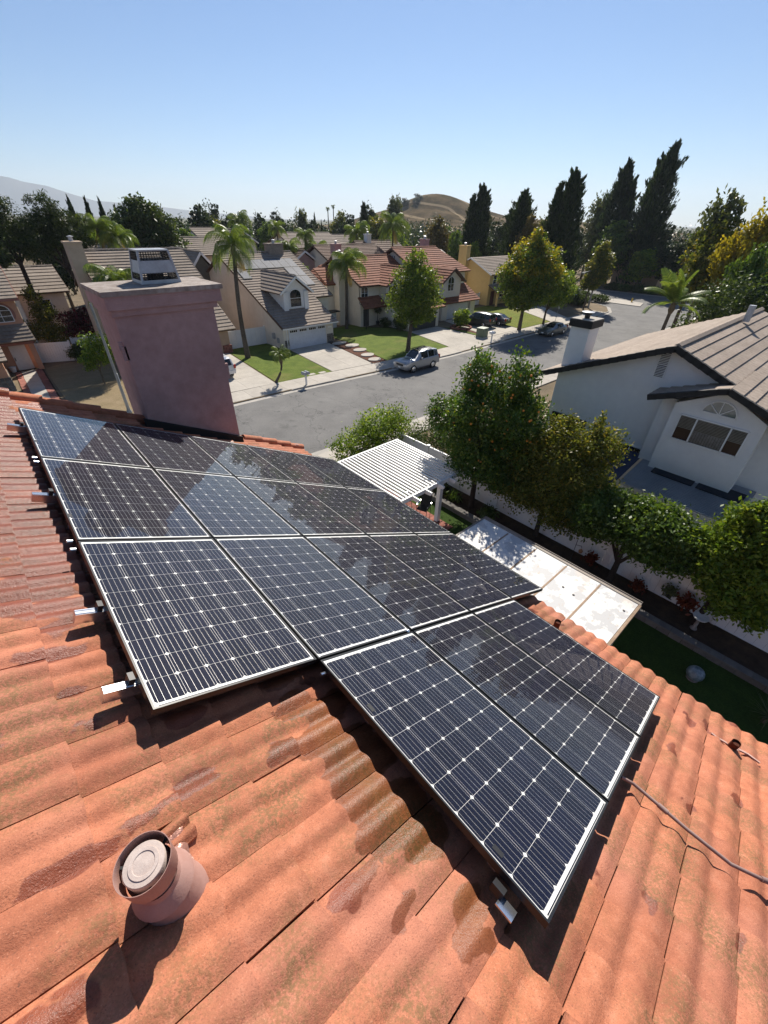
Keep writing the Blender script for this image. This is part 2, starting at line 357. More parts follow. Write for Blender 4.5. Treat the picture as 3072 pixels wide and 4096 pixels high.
M['green_box'] = plain('green_utility_paint', (.16,.20,.13), .6)
M['pole'] = mat('galvanised_pole', (.36,.37,.36), (.28,.29,.28), 5, .55, .4, .3)
M['hyd'] = plain('yellow_paint', (.65,.42,.02), .5)
M['orange'] = plain('orange_fruit', (.72,.25,.03), .5)
M['rust'] = mat('rust', (.16,.05,.025), (.08,.025,.015), 20, .85, .2)
M['patio_white'] = None
# leaves
M['l_citrus'] = leafmat('citrus_leaf', (.045,.10,.018), (.10,.19,.026), (.25,.28,.035), .40, .4)
M['l_olive'] = leafmat('olive_leaf', (.08,.11,.022), (.19,.21,.036), (.36,.28,.055), .42)
M['l_mid'] = leafmat('mid_leaf', (.05,.10,.02), (.115,.19,.03), (.20,.26,.045), .40, .4)
M['l_bright'] = leafmat('bright_leaf', (.08,.15,.02), (.20,.29,.035), (.34,.38,.05), .45)
M['l_yellow'] = leafmat('turning_leaf', (.20,.19,.02), (.38,.31,.03), (.52,.40,.04), .48)
M['l_street'] = leafmat('street_leaf', (.07,.12,.022), (.17,.24,.033), (.30,.33,.045), .45)
M['l_dark'] = leafmat('dark_leaf', (.020,.038,.016), (.038,.062,.022), (.07,.095,.03), .25)
M['l_pine'] = leafmat('pine_needle', (.024,.042,.014), (.05,.078,.02), (.10,.125,.03), .25)
M['l_brown'] = leafmat('brown_leaf', (.10,.085,.035), (.17,.13,.05), (.20,.17,.05), .3)
M['l_palm'] = leafmat('palm_leaf', (.09,.15,.03), (.19,.27,.05), (.34,.38,.09), .4, .5)
M['l_palmdry'] = leafmat('dry_frond', (.25,.18,.08), (.34,.25,.10), None, .3)
M['l_boug'] = leafmat('bougainvillea', (.05,.035,.02), (.13,.02,.03), (.30,.015,.06), .3)
M['l_redplant'] = leafmat('red_foliage', (.10,.02,.015), (.20,.05,.02), None, .3)
M['l_shrub'] = leafmat('shrub_leaf', (.035,.06,.018), (.08,.12,.03), (.14,.18,.06), .3)
M['l_grey'] = leafmat('grey_green_leaf', (.07,.085,.04), (.13,.155,.06), (.19,.21,.09), .3)
# ------------------------------------------------------------------ our roof frame: x = downslope, y = towards the street, z = roof normal; origin = top corner of the array
TILT = rad(26.565); ct, st_ = math.cos(TILT), math.sin(TILT)
P0 = Vector((-0.112977, 6.505426, CAMZ-1.909427))
RM = Matrix(((ct, 0, st_, P0.x), (0, 1, 0, P0.y), (-st_, 0, ct, P0.z), (0,0,0,1)))
def RF(s, r, n=0.0): return RM @ Vector((s, -r, n))
SN = Vector((st_, 0, ct))
TN = -0.195                                  # tile bed below the glass
EAVE, RIDGE, RAKE, BACK = 4.99, -2.50, -1.10, 10.2
# ground under everything
def ground():
    N = 9600
    struct('ground', MB().quad((-N,-N,-.06),(N,-N,-.06),(N,N,-.06),(-N,N,-.06)), M['far_ground'])
ground()

# ------------------------------------------------------------------ our house
house = thing('tiled_house', 'house with terracotta tile roof in the foreground carrying the solar array', 'house', (1.2, 2.0, 0), world=True)
def ourhouse():
    e = RF(EAVE-.45, 0, TN-.25); rg = RF(RIDGE, 0, TN-.25)
    yf, yb = P0.y-(RAKE+.32), P0.y-BACK+.3
    xl = 2*rg.x-e.x
    ob('wall', MB().prism([(xl,yb,-.05),(e.x,yb,-.05),(e.x,yb,e.z),(rg.x,yb,rg.z),(xl,yb,e.z)], (0,yf-yb,0)), M['stucco_pink'], house)
    A = [RF(EAVE, RAKE, TN-.02), RF(EAVE, BACK, TN-.02), RF(RIDGE, BACK, TN-.02), RF(RIDGE, RAKE, TN-.02)]
    rb = MB().prism(A, -SN*.14)
    L2 = [Vector((2*A[2].x-p.x, p.y, p.z)) for p in A]; rb.prism(L2, Vector((st_,0,-ct))*.14)
    roof = ob('roof', rb, M['brown_trim'], house)
    # profile of one tile: two rounded barrels with a narrow pan between
    W_, Lc = .2815, .311
    def prof(n):
        return [(i/n*(W_-.0035), .025*(.5-.5*math.cos(2*math.pi*((2*i/n) % 1.0)))**.72) for i in range(n+1)]
    def tile_mesh(n):
        mb = MB(); pr = prof(n); m = n+1
        rows = [(-.045, -.006, 0), (Lc*.5, .012, 0), (Lc+.012, .030, 0), (Lc+.014, .006, 0)]
        for x, dz, _ in rows:
            for y, h in pr: mb.v.append((x, -y, h+dz))
        for k in range(len(rows)-1):
            for i in range(n):
                a = k*m+i; mb.f.append((a, a+1, a+m+1, a+m))
        # side lips that close the joint
        for i0 in (0, n):
            b = len(mb.v)
            for x, dz, _ in rows[:3]: mb.v.append((x, -pr[i0][0], pr[i0][1]+dz-.02))
            for k in range(2):
                f = (k*m+i0, (k+1)*m+i0, b+k+1, b+k)
                mb.f.append(f if i0 else f[::-1])
        return mb
    tm = mesh_of('tile', tile_mesh(16), M['tile'], True)
    tmb = tile_mesh(12)
    cands = []; rest = MB()
    k0 = int(math.floor((RIDGE+.02)/Lc)); k1 = 15
    j0 = int(math.floor((RAKE+.05-6.028)/W_)); j1 = int((BACK-6.028)/W_)
    cp = Vector((0,0,CAMZ)); inv = camo.matrix_world.inverted(); fpx = 409.0
    hole = [(-1, -2)]
    for k in range(k0, k1+1):
        for j in range(j0, j1):
            s0 = .012+k*Lc; r0 = 6.028+j*W_; c = RF(s0+.15, r0+.14, TN)
            if s0 < RIDGE: continue
            q = inv @ c; u, v = 384+fpx*q.x/-q.z, 512-fpx*q.y/-q.z
            inframe = q.z < -.05 and -60 < u < 828 and -60 < v < 1084
            sm, rm = s0+.15, r0+.14
            under = (.12 < sm < 4.9 and .15 < rm < 4.75) or (1.2 < sm < 3.95 and 4.6 < rm < 6.5)
            hid = RF(sm, rm, TN)
            if 1.2 < hid.x < 3.0 and hid.y > 7.25: continue           # chimney stands here
            cands.append(((c-cp).length if inframe and not under else 999, k, j, s0, r0))
    cands.sort()
    nvis = 0
    for dist, k, j, s0, r0 in cands:
        jit = (random.uniform(-.004,.004), random.uniform(-.003,.003), random.uniform(-.003,.003), random.uniform(-.012,.012))
        if (k, j) == (-1, -2): continue                                # broken tile above the flue
        mw = RM @ Matrix.Translation((s0+jit[0], -r0+jit[1], TN+jit[2])) @ Matrix.Rotation(jit[3]*.5, 4, 'Z') @ Matrix.Rotation(jit[3]*.6, 4, 'X')
        if dist < 900 and nvis < 296:
            link('tile', tm, roof, mw); nvis += 1
        else:
            rest.add([mw @ Vector(p) for p in tmb.v], tmb.f)
    fo = ob('tile_field', rest, M['tile'], roof, 'all'); fo['kind'] = 'stuff'
    # half tile by the broken spot
    hb = MB().add([(p[0]*.30, p[1]*.42, p[2]) for p in tile_mesh(16).v], tile_mesh(16).f)
    hl = MB().add([(p[0]*.36, p[1], p[2]*.8) for p in tile_mesh(16).v], tile_mesh(16).f)
    link('broken_tile', mesh_of('broken_tile', hl, M['tile'], True), roof, RM @ Matrix.Translation((-.285, -5.465, TN)))
    link('broken_tile', mesh_of('broken_tile', hb, M['tile'], True), roof, RM @ Matrix.Translation((-.075, -5.47, TN+.008)) @ Matrix.Rotation(.16, 4, 'Z'))
    # rake tiles: L-shaped trim stepping down the gable edge
    rk = MB(); pr = [(math.cos(a)*.085, math.sin(a)*.06) for a in np.linspace(0, math.pi, 9)]
    for x, dz in ((-.04, 0), (.36, .03)):
        for y, h in pr: rk.v.append((x, y, h+dz))
    for i in range(8): rk.f.append((i, i+1, i+10, i+9))
    rk.f.append(tuple(range(9,18)))
    rk.add([(-.04,.085,0),(.36,.085,.03),(.36,.085,-.16),(-.04,.085,-.17)], [(0,1,2,3)]); rk.add([(-.04,-.085,0),(.36,-.085,.03),(.36,-.085,-.04),(-.04,-.085,-.05)], [(3,2,1,0)])
    rkm = mesh_of('rake_tile', rk, M['tile'], True)
    s = RIDGE
    while s < EAVE-.1:
        p = RF(s+.15, RAKE-.02, TN)
        if not (1.25 < p.x < 2.95):
            link('rake_tile', rkm, roof, RM @ Matrix.Translation((s, -(RAKE-.02), TN+.03+random.uniform(-.006,.006))) @ Matrix.Rotation(random.uniform(-.03,.03), 4, 'Z'))
        s += .36
    # far slope behind the ridge, simple strips
    # ---- chimney
    ob_ = ob
    def ob2(nm, mb, mt, par, smooth=False):
        mb.v = [(x*1.012, y*1.012, CAMZ+(z-CAMZ)*1.012) for x, y, z in mb.v]; return ob_(nm, mb, mt, par, smooth)
    ch = ob2('chimney', MB().box(1.37,2.82,7.27,8.30,7.6,10.85), M['stucco_pink'], house)
    ch['label'] = 'pink stucco chimney with stepped crown and steel spark arrestor'
    b = MB(); b.box(1.34,2.88,7.235,8.335,10.82,10.91); b.box(1.305,2.955,7.20,8.37,10.905,11.085); ob2('crown_band', b, M['stucco_pink'], ch)
    cb = MB(); x0,x1,y0,y1 = 1.28,2.995,7.18,8.40
    cb.add([(x0,y0,11.08),(x1,y0,11.08),(x1,y1,11.08),(x0,y1,11.08),(x0,y0,11.145),(x1,y0,11.145),(x1,y1,11.145),(x0,y1,11.145),(1.9,7.6,11.165),(2.5,7.6,11.165),(2.5,8.05,11.165),(1.9,8.05,11.165)],
           [(0,3,2,1),(0,1,5,4),(1,2,6,5),(2,3,7,6),(3,0,4,7),(4,5,9,8),(5,6,10,9),(6,7,11,10),(7,4,8,11),(8,9,10,11)])
    ob2('crown_cap', cb, M['cap_conc'], ch)
    # spark arrestor: flared galvanised shroud with two mesh bands
    cx, cy, z0 = 2.22, 7.80, 11.16
    def ring(h0, w0, h1, w1, mt, nm, off=0.0):
        q = MB(); d0 = [(-w0,-w0),(w0,-w0),(w0,w0),(-w0,w0)]; d1 = [(-w1,-w1),(w1,-w1),(w1,w1),(-w1,w1)]
        for i in range(4):
            a, b2 = d0[i], d0[(i+1)%4]; c2, d2 = d1[(i+1)%4], d1[i]
            q.quad((cx+a[0],cy+a[1]*.85,z0+h0),(cx+b2[0],cy+b2[1]*.85,z0+h0),(cx+c2[0],cy+c2[1]*.85,z0+h1),(cx+d2[0],cy+d2[1]*.85,z0+h1))
        return ob2(nm, q, mt, ch)
    ring(0, .285, .05, .28, M['galv'], 'arrestor_base')
    ring(.135, .262, .30, .235, M['galv'], 'arrestor_shroud')
    ob2('arrestor_lid', MB().box(cx-.225,cx+.225,cy-.19,cy+.19,z0+.415,z0+.435), M['galv'], ch)
    for (h0, w0, h1, w1) in ((.05,.272,.14,.258),(.295,.232,.415,.212)):
        q = MB()
        for i in range(4):
            dx, dy = ((1,0),(0,1),(-1,0),(0,-1))[i]; tx, ty = -dy, dx
            for k in range(13):
                f = -1+2*k/12
                a = (cx+dx*w0+tx*w0*f, cy+(dy*w0+ty*w0*f)*.85, z0+h0); b2 = (cx+dx*w1+tx*w1*f, cy+(dy*w1+ty*w1*f)*.85, z0+h1)
                q.bar(a, b2, .006, .006)
            for k in range(5):
                g_ = k/4; w = w0+(w1-w0)*g_; h = h0+(h1-h0)*g_
                q.bar((cx+dx*w-tx*w, cy+(dy*w-ty*w)*.85, z0+h), (cx+dx*w+tx*w, cy+(dy*w+ty*w)*.85, z0+h), .006, .006)
        ob2('arrestor_mesh', q, M['blackmatte'], ch)
    for sx in (-1,1):
        for sy in (-1,1): ob2('arrestor_post', MB().bar((cx+sx*.275,cy+sy*.275*.85,z0),(cx+sx*.212,cy+sy*.212*.85,z0+.42),.028,.028), M['galv'], ch)
    ob2('flue_core', MB().tube([(cx,cy,z0-.02),(cx,cy,z0+.30)], .12, 14), M['blackmatte'], ch)
    # dents in the stucco
    for (x,y,z) in ((1.36,7.30,10.32),(2.84,7.33,9.75)):
        ob2('wall_bracket', MB().box(x-.04,x+.035,y-.03,y+.05,z-.10,z+.10).box(x-.05,x+.045,y-.02,y+.03,z+.04,z+.16), M['stucco_pink'], ch)
    # base flashing
    fb = [(1.36,7.262),(2.83,7.262)]
    zb = lambda x: RF((x-P0.x-TN*st_)/ct, 0, TN).z
    ob2('flashing', MB().prism([(1.30,7.225,zb(1.30)),(2.86,7.225,zb(2.86)),(2.86,7.225,zb(2.86)+.16),(1.30,7.225,zb(1.30)+.16)], (0,.04,0)), M['blackmatte'], ch)
    # ---- flue vent near the camera: collar cone, pipe, open ring, dusty cap
    bc = Vector((-.28,.805,9.985))
    vt = ob('flue_vent', MB().lathe([(.112,-.08),(.100,.0),(.086,.07),(.074,.13),(.066,.19)], 28, bc), M['pinkmetal'], house, True)
    vt['label'] = 'round painted flue vent with a dusty cap poking through the tiles'
    ob('storm_collar', MB().lathe([(.064,.170),(.098,.115),(.101,.108),(.096,.105)], 28, bc), M['pinkmetal'], vt, True)
    ob('pipe', MB().lathe([(.062,.12),(.062,.235),(.070,.24),(.072,.25)], 28, bc), M['pinkmetal'], vt, True)
    ob('wind_ring', MB().lathe([(.078,.235),(.081,.24),(.084,.330),(.0845,.333),(.0825,.333),(.079,.245)], 36, bc), M['pinkmetal'], vt, True)
    cpm = MB().lathe([(.050,.235),(.062,.24),(.064,.316),(.061,.322),(.046,.323),(.045,.326),(.034,.326),(.032,.323),(.018,.324),(.0,.325)], 36, bc)
    ob('cap', cpm, M['dust'], vt, True)
    for k in range(3):
        a = k*2.1+.4
        ob('cap_bracket', MB().bar((bc.x+math.cos(a)*.06,bc.y+math.sin(a)*.06,bc.z+.29),(bc.x+math.cos(a)*.081,bc.y+math.sin(a)*.081,bc.z+.30),.008,.008), M['black'], vt)
    # crumpled metal flashing round the vent
    fl = MB(); n = 16
    for i in range(n+1):
        for j in range(n+1):
            s = -.21+.21*i/n; r = 5.48+.25*j/n
            p = RF(s, r, TN+.025+.008*math.sin(s*70+r*30)+.006*math.sin(r*95)); fl.v.append(tuple(p))
    for i in range(n):
        for j in range(n):
            a = i*(n+1)+j; fl.f.append((a, a+n+1, a+n+2, a+1))
    ob('flashing', fl, M['foil'], vt, True)
    # ---- small vent pipes with mortar trails
    for (s, r, h) in ((4.40,5.53,.15),(4.40,7.35,.10)):
        p = RF(s, r, TN); vp = ob('vent_pipe', MB().tube([p, p+Vector((0,0,.04+h))], .036, 14, False).tube([p, p+Vector((0,0,.02+h))], .030, 14), M['rust'], house, True)
        q = MB(); pts = [(s-.02,r-.17),(s-.03,r-.1),(s,r-.04),(s+.02,r+.05),(s+.07,r+.12),(s+.05,r+.22)]
        for a, b2 in zip(pts, pts[1:]):
            q.bar(RF(a[0],a[1],TN+.030+.02*random.random()), RF(b2[0],b2[1],TN+.030+.02*random.random()), .03, .012, SN)
        ob('mortar_bead', q, M['mortar'], vp)
ourhouse()

# ------------------------------------------------------------------ solar panels
PW, PL, PP, PQ = .992, 1.658, 1.010, 1.676
def panel_protos():
    fr = MB(); w, d = .011, .036
    fr.box(0,w,-PL,0,-d,0); fr.box(PW-w,PW,-PL,0,-d,0); fr.box(w,PW-w,-w,0,-d,0); fr.box(w,PW-w,-PL,-PL+w,-d,0)
    bk = MB().quad((w,-PL+w,-.0052),(PW-w,-PL+w,-.0052),(PW-w,-w,-.0052),(w,-w,-.0052))
    fr.quad((w,-PL+w,-.030),(w,-w,-.030),(PW-w,-w,-.030),(PW-w,-PL+w,-.030))
    gl = MB().quad((w,-PL+w,-.0022),(PW-w,-PL+w,-.0022),(PW-w,-w,-.0022),(w,-w,-.0022))
    pt = .1590; cs = .1570/2; ch = .0115
    ce = MB().add([(cs-ch,-cs,0),(cs,-cs+ch,0),(cs,cs-ch,0),(cs-ch,cs,0),(-cs+ch,cs,0),(-cs,cs-ch,0),(-cs,-cs+ch,0),(-cs+ch,-cs,0)], [tuple(range(8))])
    rb = MB(); mx = (PW-6*pt)/2; my = (PL-10*pt)/2
    for i in range(6):
        for k in range(5):
            x = mx+pt*i+pt*(k+.5)/5
            rb.quad((x-.0006,-PL+my*.9,-.0040),(x+.0006,-PL+my*.9,-.0040),(x+.0006,-my*.9,-.0040),(x-.0006,-my*.9,-.0040))
    st = MB().box(PW*.03,PW*.97,-PL+.0135,-PL+.0185,-.0043,-.0040)  # interconnect strip, its blue reflection put in as the cell colour
    ms = [mesh_of(n_, b_, m_) for n_, b_, m_ in (('frame',fr,M['frame']),('backsheet',bk,M['back']),('glass',gl,M['pane']),('ribbon_grid',rb,M['ribbon']),('bus_strip',st,M['cell']))]
    cm = mesh_of('cell', ce, M['cell'])
    cells = [(mx+pt*(i+.5), -(my+pt*(j+.5)), -.0046) for i in range(6) for j in range(10)]
    return ms, cm, cells
PMS, PCM, PCELLS = panel_protos()
ROWN = ['row nearest the chimney', 'second row from the chimney', 'third row from the chimney', '']
COLN = ['closest to the ridge', 'second down from the ridge', 'third down from the ridge', 'fourth down from the ridge', 'lowest, at the eave']
def solar(i, j):
    lab = f'solar panel in the {ROWN[j]}, {COLN[i]}'
    if j == 3: lab = 'solar panel in the short front row of three, ' + ('nearest the flue vent', '', '')[0] if i == 1 else 'solar panel in the short front row of three, ' + ('middle one' if i == 2 else 'closest to the eave')
    p = thing('solar_module', lab, 'solar panel', RF(i*PP+.009, j*PQ+.009), 0, 'solar panels on our roof')
    p.rotation_euler = (0, TILT, 0)
    for me in PMS: link(me.name.split('.')[0], me, p)
    for c in PCELLS:
        o = bpy.data.objects.new('cell', PCM); C.objects.link(o); o.parent = p; o.location = c
for j in range(3):
    for i in range(5): solar(i, j)
for i in (1,2,3): solar(i, 3)
def rails():
    spec = [(.63,-.14,5.0),(1.22,.03,5.0),(2.47,-.14,5.0),(2.95,.03,5.0),(4.14,-.14,5.0),(4.78,-.14,5.0),(5.50,1.08,4.0),(6.42,1.08,4.0)]
    nm = ['in the row nearest the chimney', 'hidden under the first row', 'in the second row', 'hidden under the second row', 'under the nearest long row, farther end', 'under the nearest long row, close to its lower edge', 'under the front row, upper', 'under the front row, lower']
    for (r, s0, s1), n_ in zip(spec, nm):
        q = MB()
        for dn, hw, hh in ((-.074,.024,.032),(-.0415,.018,.004)):
            q.obox(RF((s0+s1)/2, r, dn), (RF(1,0)-RF(0,0))*(s1-s0)/2, (RF(0,1)-RF(0,0))*hw, SN*hh)
        q.obox(RF((s0+s1)/2, r-.012, -.038), (RF(1,0)-RF(0,0))*(s1-s0)/2, (RF(0,1)-RF(0,0))*.004, SN*.004)
        t_ = thing('mounting_rail', 'silver aluminium mounting rail '+n_, 'rail', RF(s0, r, -.09), 0, 'rails under the solar panels', world=True)
        ob('rail_body', q, M['alu'], t_)
        a = s0+.5
        while a < s1:
            ob('foot', MB().obox(RF(a, r+.05, -.10), (RF(1,0)-RF(0,0))*.02, (RF(0,1)-RF(0,0))*.02, SN*.05), M['alu'], t_); a += 1.3
        ob('end_clamp', MB().obox(RF(max(s0,-.02)+.0, r-.01, -.032), (RF(1,0)-RF(0,0))*.014, (RF(0,1)-RF(0,0))*.028, SN*.030), M['black'], t_)
rails()
def misc_roof():
    # shiny clamp plate under the front row, bolts
    t_ = thing('clamp_plate', 'shiny metal clamp bracket hanging at the edge of the front solar row', 'bracket', RF(.97,6.51,-.1), world=True)
    ob('plate', MB().obox(RF(.965,6.55,-.075), (RF(1,0)-RF(0,0))*.030, (RF(0,1)-RF(0,0))*.040, SN*.004), M['alu'], t_)
    ob('block', MB().obox(RF(.985,6.49,-.060), (RF(1,0)-RF(0,0))*.018, (RF(0,1)-RF(0,0))*.03, SN*.02), M['black'], t_)
    for (s,r,l) in ((.99,5.12,'beside the corner of the front solar row'),(-.03,1.63,'between the two rows nearest the chimney'),(-.03,1.74,'just below the first row of panels'),(-.03,3.30,'between the second and third panel rows'),(-.03,3.42,'just under the third panel row')):
        o = ob('bolt', MB().tube([RF(s-.015,r,-.035),RF(s+.02,r,-.035)], .012, 8), M['alu']); tag(o, 'small silver bolt '+l, 'bolt', 'clamp bolts')
    o = ob('glint_dome', MB().lathe([(.020,-.006),(.020,.002),(.016,.008),(.009,.012),(0,.013)], 14, RF(1.975,5.018,.0), SN), M['alu'], None, True); tag(o, 'added metal dome for the sun glint where the third and front panel rows meet', 'glint dome')  # rounded dome added to give the frame joint its sun glint
    for k, (r, l) in enumerate(((6.62,'right below the middle front panel'),(6.10,'below the front panel nearest the eave'))):
        pass
    pts = [(2.45,6.70,-.06),(2.53,6.78,-.085),(2.535,6.94,-.092),(2.52,7.11,-.090),(2.53,7.35,-.090),(2.62,7.50,-.088),(2.72,7.62,-.088),(2.95,7.95,-.088),(3.3,8.5,-.088)]
    cd = thing('conduit', 'thin grey electrical conduit snaking across the tiles from the panels', 'conduit', RF(2.53,6.94,-.1), world=True)
    ob('tube', MB().tube([RF(*p) for p in pts], .0115, 10), M['conduit'], cd, True)
    for p, q in ((pts[2],(2.53,7.0,-.092)),(pts[5],(2.66,7.55,-.088))): ob('coupling', MB().tube([RF(*p), RF(*q)], .0165, 10), M['conduit'], cd, True)
misc_roof()
# ------------------------------------------------------------------ street and lots
FK = [(-70,33.6),(-20,31.6),(5,30.9),(12,30.6),(17,30.45),(22.4,30.1),(28.4,29.65),(37,29.4),(46,29.55),(55,29.75),(62,29.8),(73,29.9),(79,30.7),(83.5,33),(86.5,37),(88,45),(88.5,70),(88.5,125)]
NK = [(-70,21.0),(-20,20.6),(12.4,20.1),(21,19.75),(38,19.8),(60,20.0),(80,20.0),(110,20.2),(150,20.5)]
EK = [(106,26),(105.5,34),(105,45),(104.5,70),(104,125)]
def interp(pl, x):
    for (a, b), (c, d) in zip(pl, pl[1:]):
        if a <= x <= c: return b+(d-b)*(x-a)/(c-a)
    return pl[-1][1]
fk = lambda x: interp(FK, x); nk = lambda x: interp(NK, x)
struct('road', MB().quad((-80,14,0),(160,14,0),(160,130,0),(-80,130,0)), M['asphalt'])
def off(pl, d):
    out = []
    for i, p in enumerate(pl):
        a = Vector(pl[max(i-1,0)]); b = Vector(pl[min(i+1,len(pl)-1)]); t_ = (b-a).normalized(); n = Vector((-t_.y, t_.x)); out.append(tuple(Vector(p)+n*d))
    return out
def ribbon(pl, d0, d1, z0, z1, mb=None):
    mb = mb or MB(); A, B = off(pl, d0), off(pl, d1)
    for i in range(len(pl)-1):
        a, b, c, d = A[i], A[i+1], B[i+1], B[i]
        mb.add([(*a,z0),(*b,z0),(*c,z0),(*d,z0),(*a,z1),(*b,z1),(*c,z1),(*d,z1)], [(4,5,6,7),(0,1,5,4),(2,3,7,6)])
    return mb
def dense(pl, step=2.0):
    out = [pl[0]]
    for a, b in zip(pl, pl[1:]):
        n = max(1, int((Vector(b)-Vector(a)).length/step))
        out += [(a[0]+(b[0]-a[0])*k/n, a[1]+(b[1]-a[1])*k/n) for k in range(1, n+1)]
    return out
def polyprism(pts, z0, z1): return MB().prism([(x,y,z0) for x,y in pts], (0,0,z1-z0))
struct('far_lots', polyprism(off(FK,.47)+[(60,240),(-70,240)], -.05, .085), M['dry_earth'])
struct('near_lots', polyprism(off(NK,-.47)+[(150,-60),(-70,-60)], -.05, .02), M['dry_earth'])
struct('corner_lots', polyprism([(EK[0][0]+.5,18.6)]+[(x+.5,y) for x,y in EK]+[(240,125),(240,18.6)], -.05, .085), M['dry_earth'])
struct('gutter', ribbon(dense(FK), -.02, .46, -.01, .008), M['kerb'])
g2 = struct('gutter', ribbon(dense(NK), -.46, .02, -.01, .008), M['kerb'])
DW = [(11.8,17.3),(22.8,28.0),(38.9,46.4),(47.2,54.6),(62.5,67.5)]
def kerbs():
    pl = [(x, fk(x)) for x in np.arange(-40, 73, .5)]; seg = []
    def lowp(x): return any(a-.1 < x < b+.1 for a, b in DW)
    mb = MB()
    for p, q in zip(pl, pl[1:]):
        h0 = .03 if lowp(p[0]) else .125; h1 = .03 if lowp(q[0]) else .125
        a, b, c, d = (p[0],p[1]+.44),(q[0],q[1]+.44),(q[0],q[1]+.60),(p[0],p[1]+.60)
        mb.add([(*a,0),(*b,0),(*c,0),(*d,0),(*a,h0),(*b,h1),(*c,h1),(*d,h0)], [(4,5,6,7),(0,1,5,4),(2,3,7,6)])
    ribbon(dense([p for p in FK if p[0] >= 73]), .44, .60, 0, .125, mb)
    struct('kerb', mb, M['kerb'])
    struct('kerb', ribbon(dense(NK), -.60, -.44, 0, .125), M['kerb'])
    struct('kerb', ribbon(dense(EK), -.6, -.44, 0, .125), M['kerb'])
kerbs()
def sidewalk(name, f, x0, x1, d0, d1, step, sgn):
    bed = MB(); xs = np.arange(x0, x1, 2.0)
    for a, b in zip(xs, xs[1:]):
        bed.add([(a,f(a)+sgn*d0,.088),(b,f(b)+sgn*d0,.088),(b,f(b)+sgn*d1,.088),(a,f(a)+sgn*d1,.088)], [(0,1,2,3) if sgn > 0 else (3,2,1,0)])
    root = struct(name, bed, M['soil'])
    x = x0
    while x < x1-step:
        a, b = x+.008, x+step-.008; lo = [any(p-.6 < q < r_+.6 for p, r_ in DW) and sgn > 0 for q in (a, b)]
        z = .122+random.uniform(-.004,.004); zz = [.098 if l else z for l in lo]
        P = [(a,f(a)+sgn*(d0+.005)),(b,f(b)+sgn*(d0+.005)),(b,f(b)+sgn*d1),(a,f(a)+sgn*d1)]
        zt = [zz[0],zz[1],z,z]
        mb = MB().add([(*p,.04) for p in P]+[(*p,h) for p, h in zip(P, zt)], [(4,5,6,7),(0,1,5,4),(1,2,6,5),(2,3,7,6),(3,0,4,7)] if sgn > 0 else [(7,6,5,4),(4,5,1,0),(5,6,2,1),(6,7,3,2),(7,4,0,3)])
        ob('slab', mb, M['concrete'], root); x += step
sidewalk('sidewalk', fk, -14, 78, .60, 2.75, 1.55, 1)
sidewalk('sidewalk', nk, 9, 46, .60, 2.0, 1.55, -1)
def driveway(quad, nx, ny):
    A, B, Cc, D = [Vector((*p, 0)) for p in quad]        # A,B street side; D,C house side
    lerp = lambda u, v: (A.lerp(B,u)).lerp(D.lerp(Cc,u), v)
    root = struct('driveway', polyprism([tuple(lerp(0,0)[:2]),tuple(lerp(1,0)[:2]),tuple(lerp(1,1)[:2]),tuple(lerp(0,1)[:2])], .03, .095), M['soil'])
    for i in range(nx):
        for j in range(ny):
            e = .006
            P = [lerp(i/nx+e/4,j/ny+e/6),lerp((i+1)/nx-e/4,j/ny+e/6),lerp((i+1)/nx-e/4,(j+1)/ny-e/6),lerp(i/nx+e/4,(j+1)/ny-e/6)]
            ob('slab', MB().prism([(p.x,p.y,.06) for p in P], (0,0,.066+random.uniform(-.002,.002))), M['concrete'], root)
driveway([(12.0,33.45),(17.0,33.2),(18.1,45.2),(12.6,45.2)], 2, 4)
driveway([(22.95,32.9),(27.7,32.5),(29.15,42.2),(23.95,42.2)], 2, 3)
driveway([(39.1,32.15),(46.2,32.3),(46.4,40.6),(41.0,40.6)], 2, 3)
driveway([(47.2,32.4),(54.4,32.5),(56.2,42.8),(50.2,42.8)], 2, 3)
driveway([(62.6,32.6),(67.6,32.6),(74,41),(68.2,42.5)], 2, 3)
def lawn(pts, m, name='lawn'): return struct(name, polyprism(pts, .05, .128), m)
lawn([(17.15,33.2),(22.85,32.85),(23.75,41.9),(23.35,46.4),(19.3,46.4),(18.25,45)], M['lawn'])
lawn([(29.6,32.4),(38.95,32.15),(40.85,40.5),(40.6,44),(38.0,46.2),(37.6,48.6),(33.2,48.2),(31.1,43.6),(31.2,39.5),(30.3,36.5)], M['lawn'])
lawn([(46.45,32.6),(47.0,33.1),(47.6,38.8),(46.55,39.4)], M['lawn'])
lawn([(54.6,32.6),(62.4,32.7),(68,42.3),(66.2,46.9),(58,47),(56.4,42.6)], M['lawn_olive'])
lawn([(2.3,33.8),(11.7,33.5),(12.3,45),(8,52.5),(2.4,50.6)], M['lawn_dry'])
lawn([(6.4,33.9),(11.6,33.55),(11.9,42),(7.5,42.5)], M['lawn'], 'lawn') .location.z = .006
struct('planting_bed', polyprism([(27.8,32.5),(29.5,32.4),(30.2,36.5),(31.1,39.5),(31.0,42.1),(29.25,42.1)], .05, .120), M['bark_mulch'])
for k, (x, y, w, d) in enumerate(((28.75,33.4,.75,.8),(29.3,35.2,.8,.85),(29.95,37.3,.85,.85),(30.5,39.4,.9,.9),(30.0,41.2,1.0,.7))):
    o = ob('stepping_slab', MB().prism([(x+w*math.cos(a)*(1 if math.sin(a) > -.2 else .9), y+d*.75*math.sin(a), .11) for a in np.linspace(0, 2*math.pi, 15)[:-1]], (0,0,.10)), M['concrete'])
    tag(o, 'rounded pale step slab in the bed beside the middle driveway, number %s up from the kerb' % ('one','two','three','four','five')[k], 'stepping slab', 'step slabs beside the driveway')
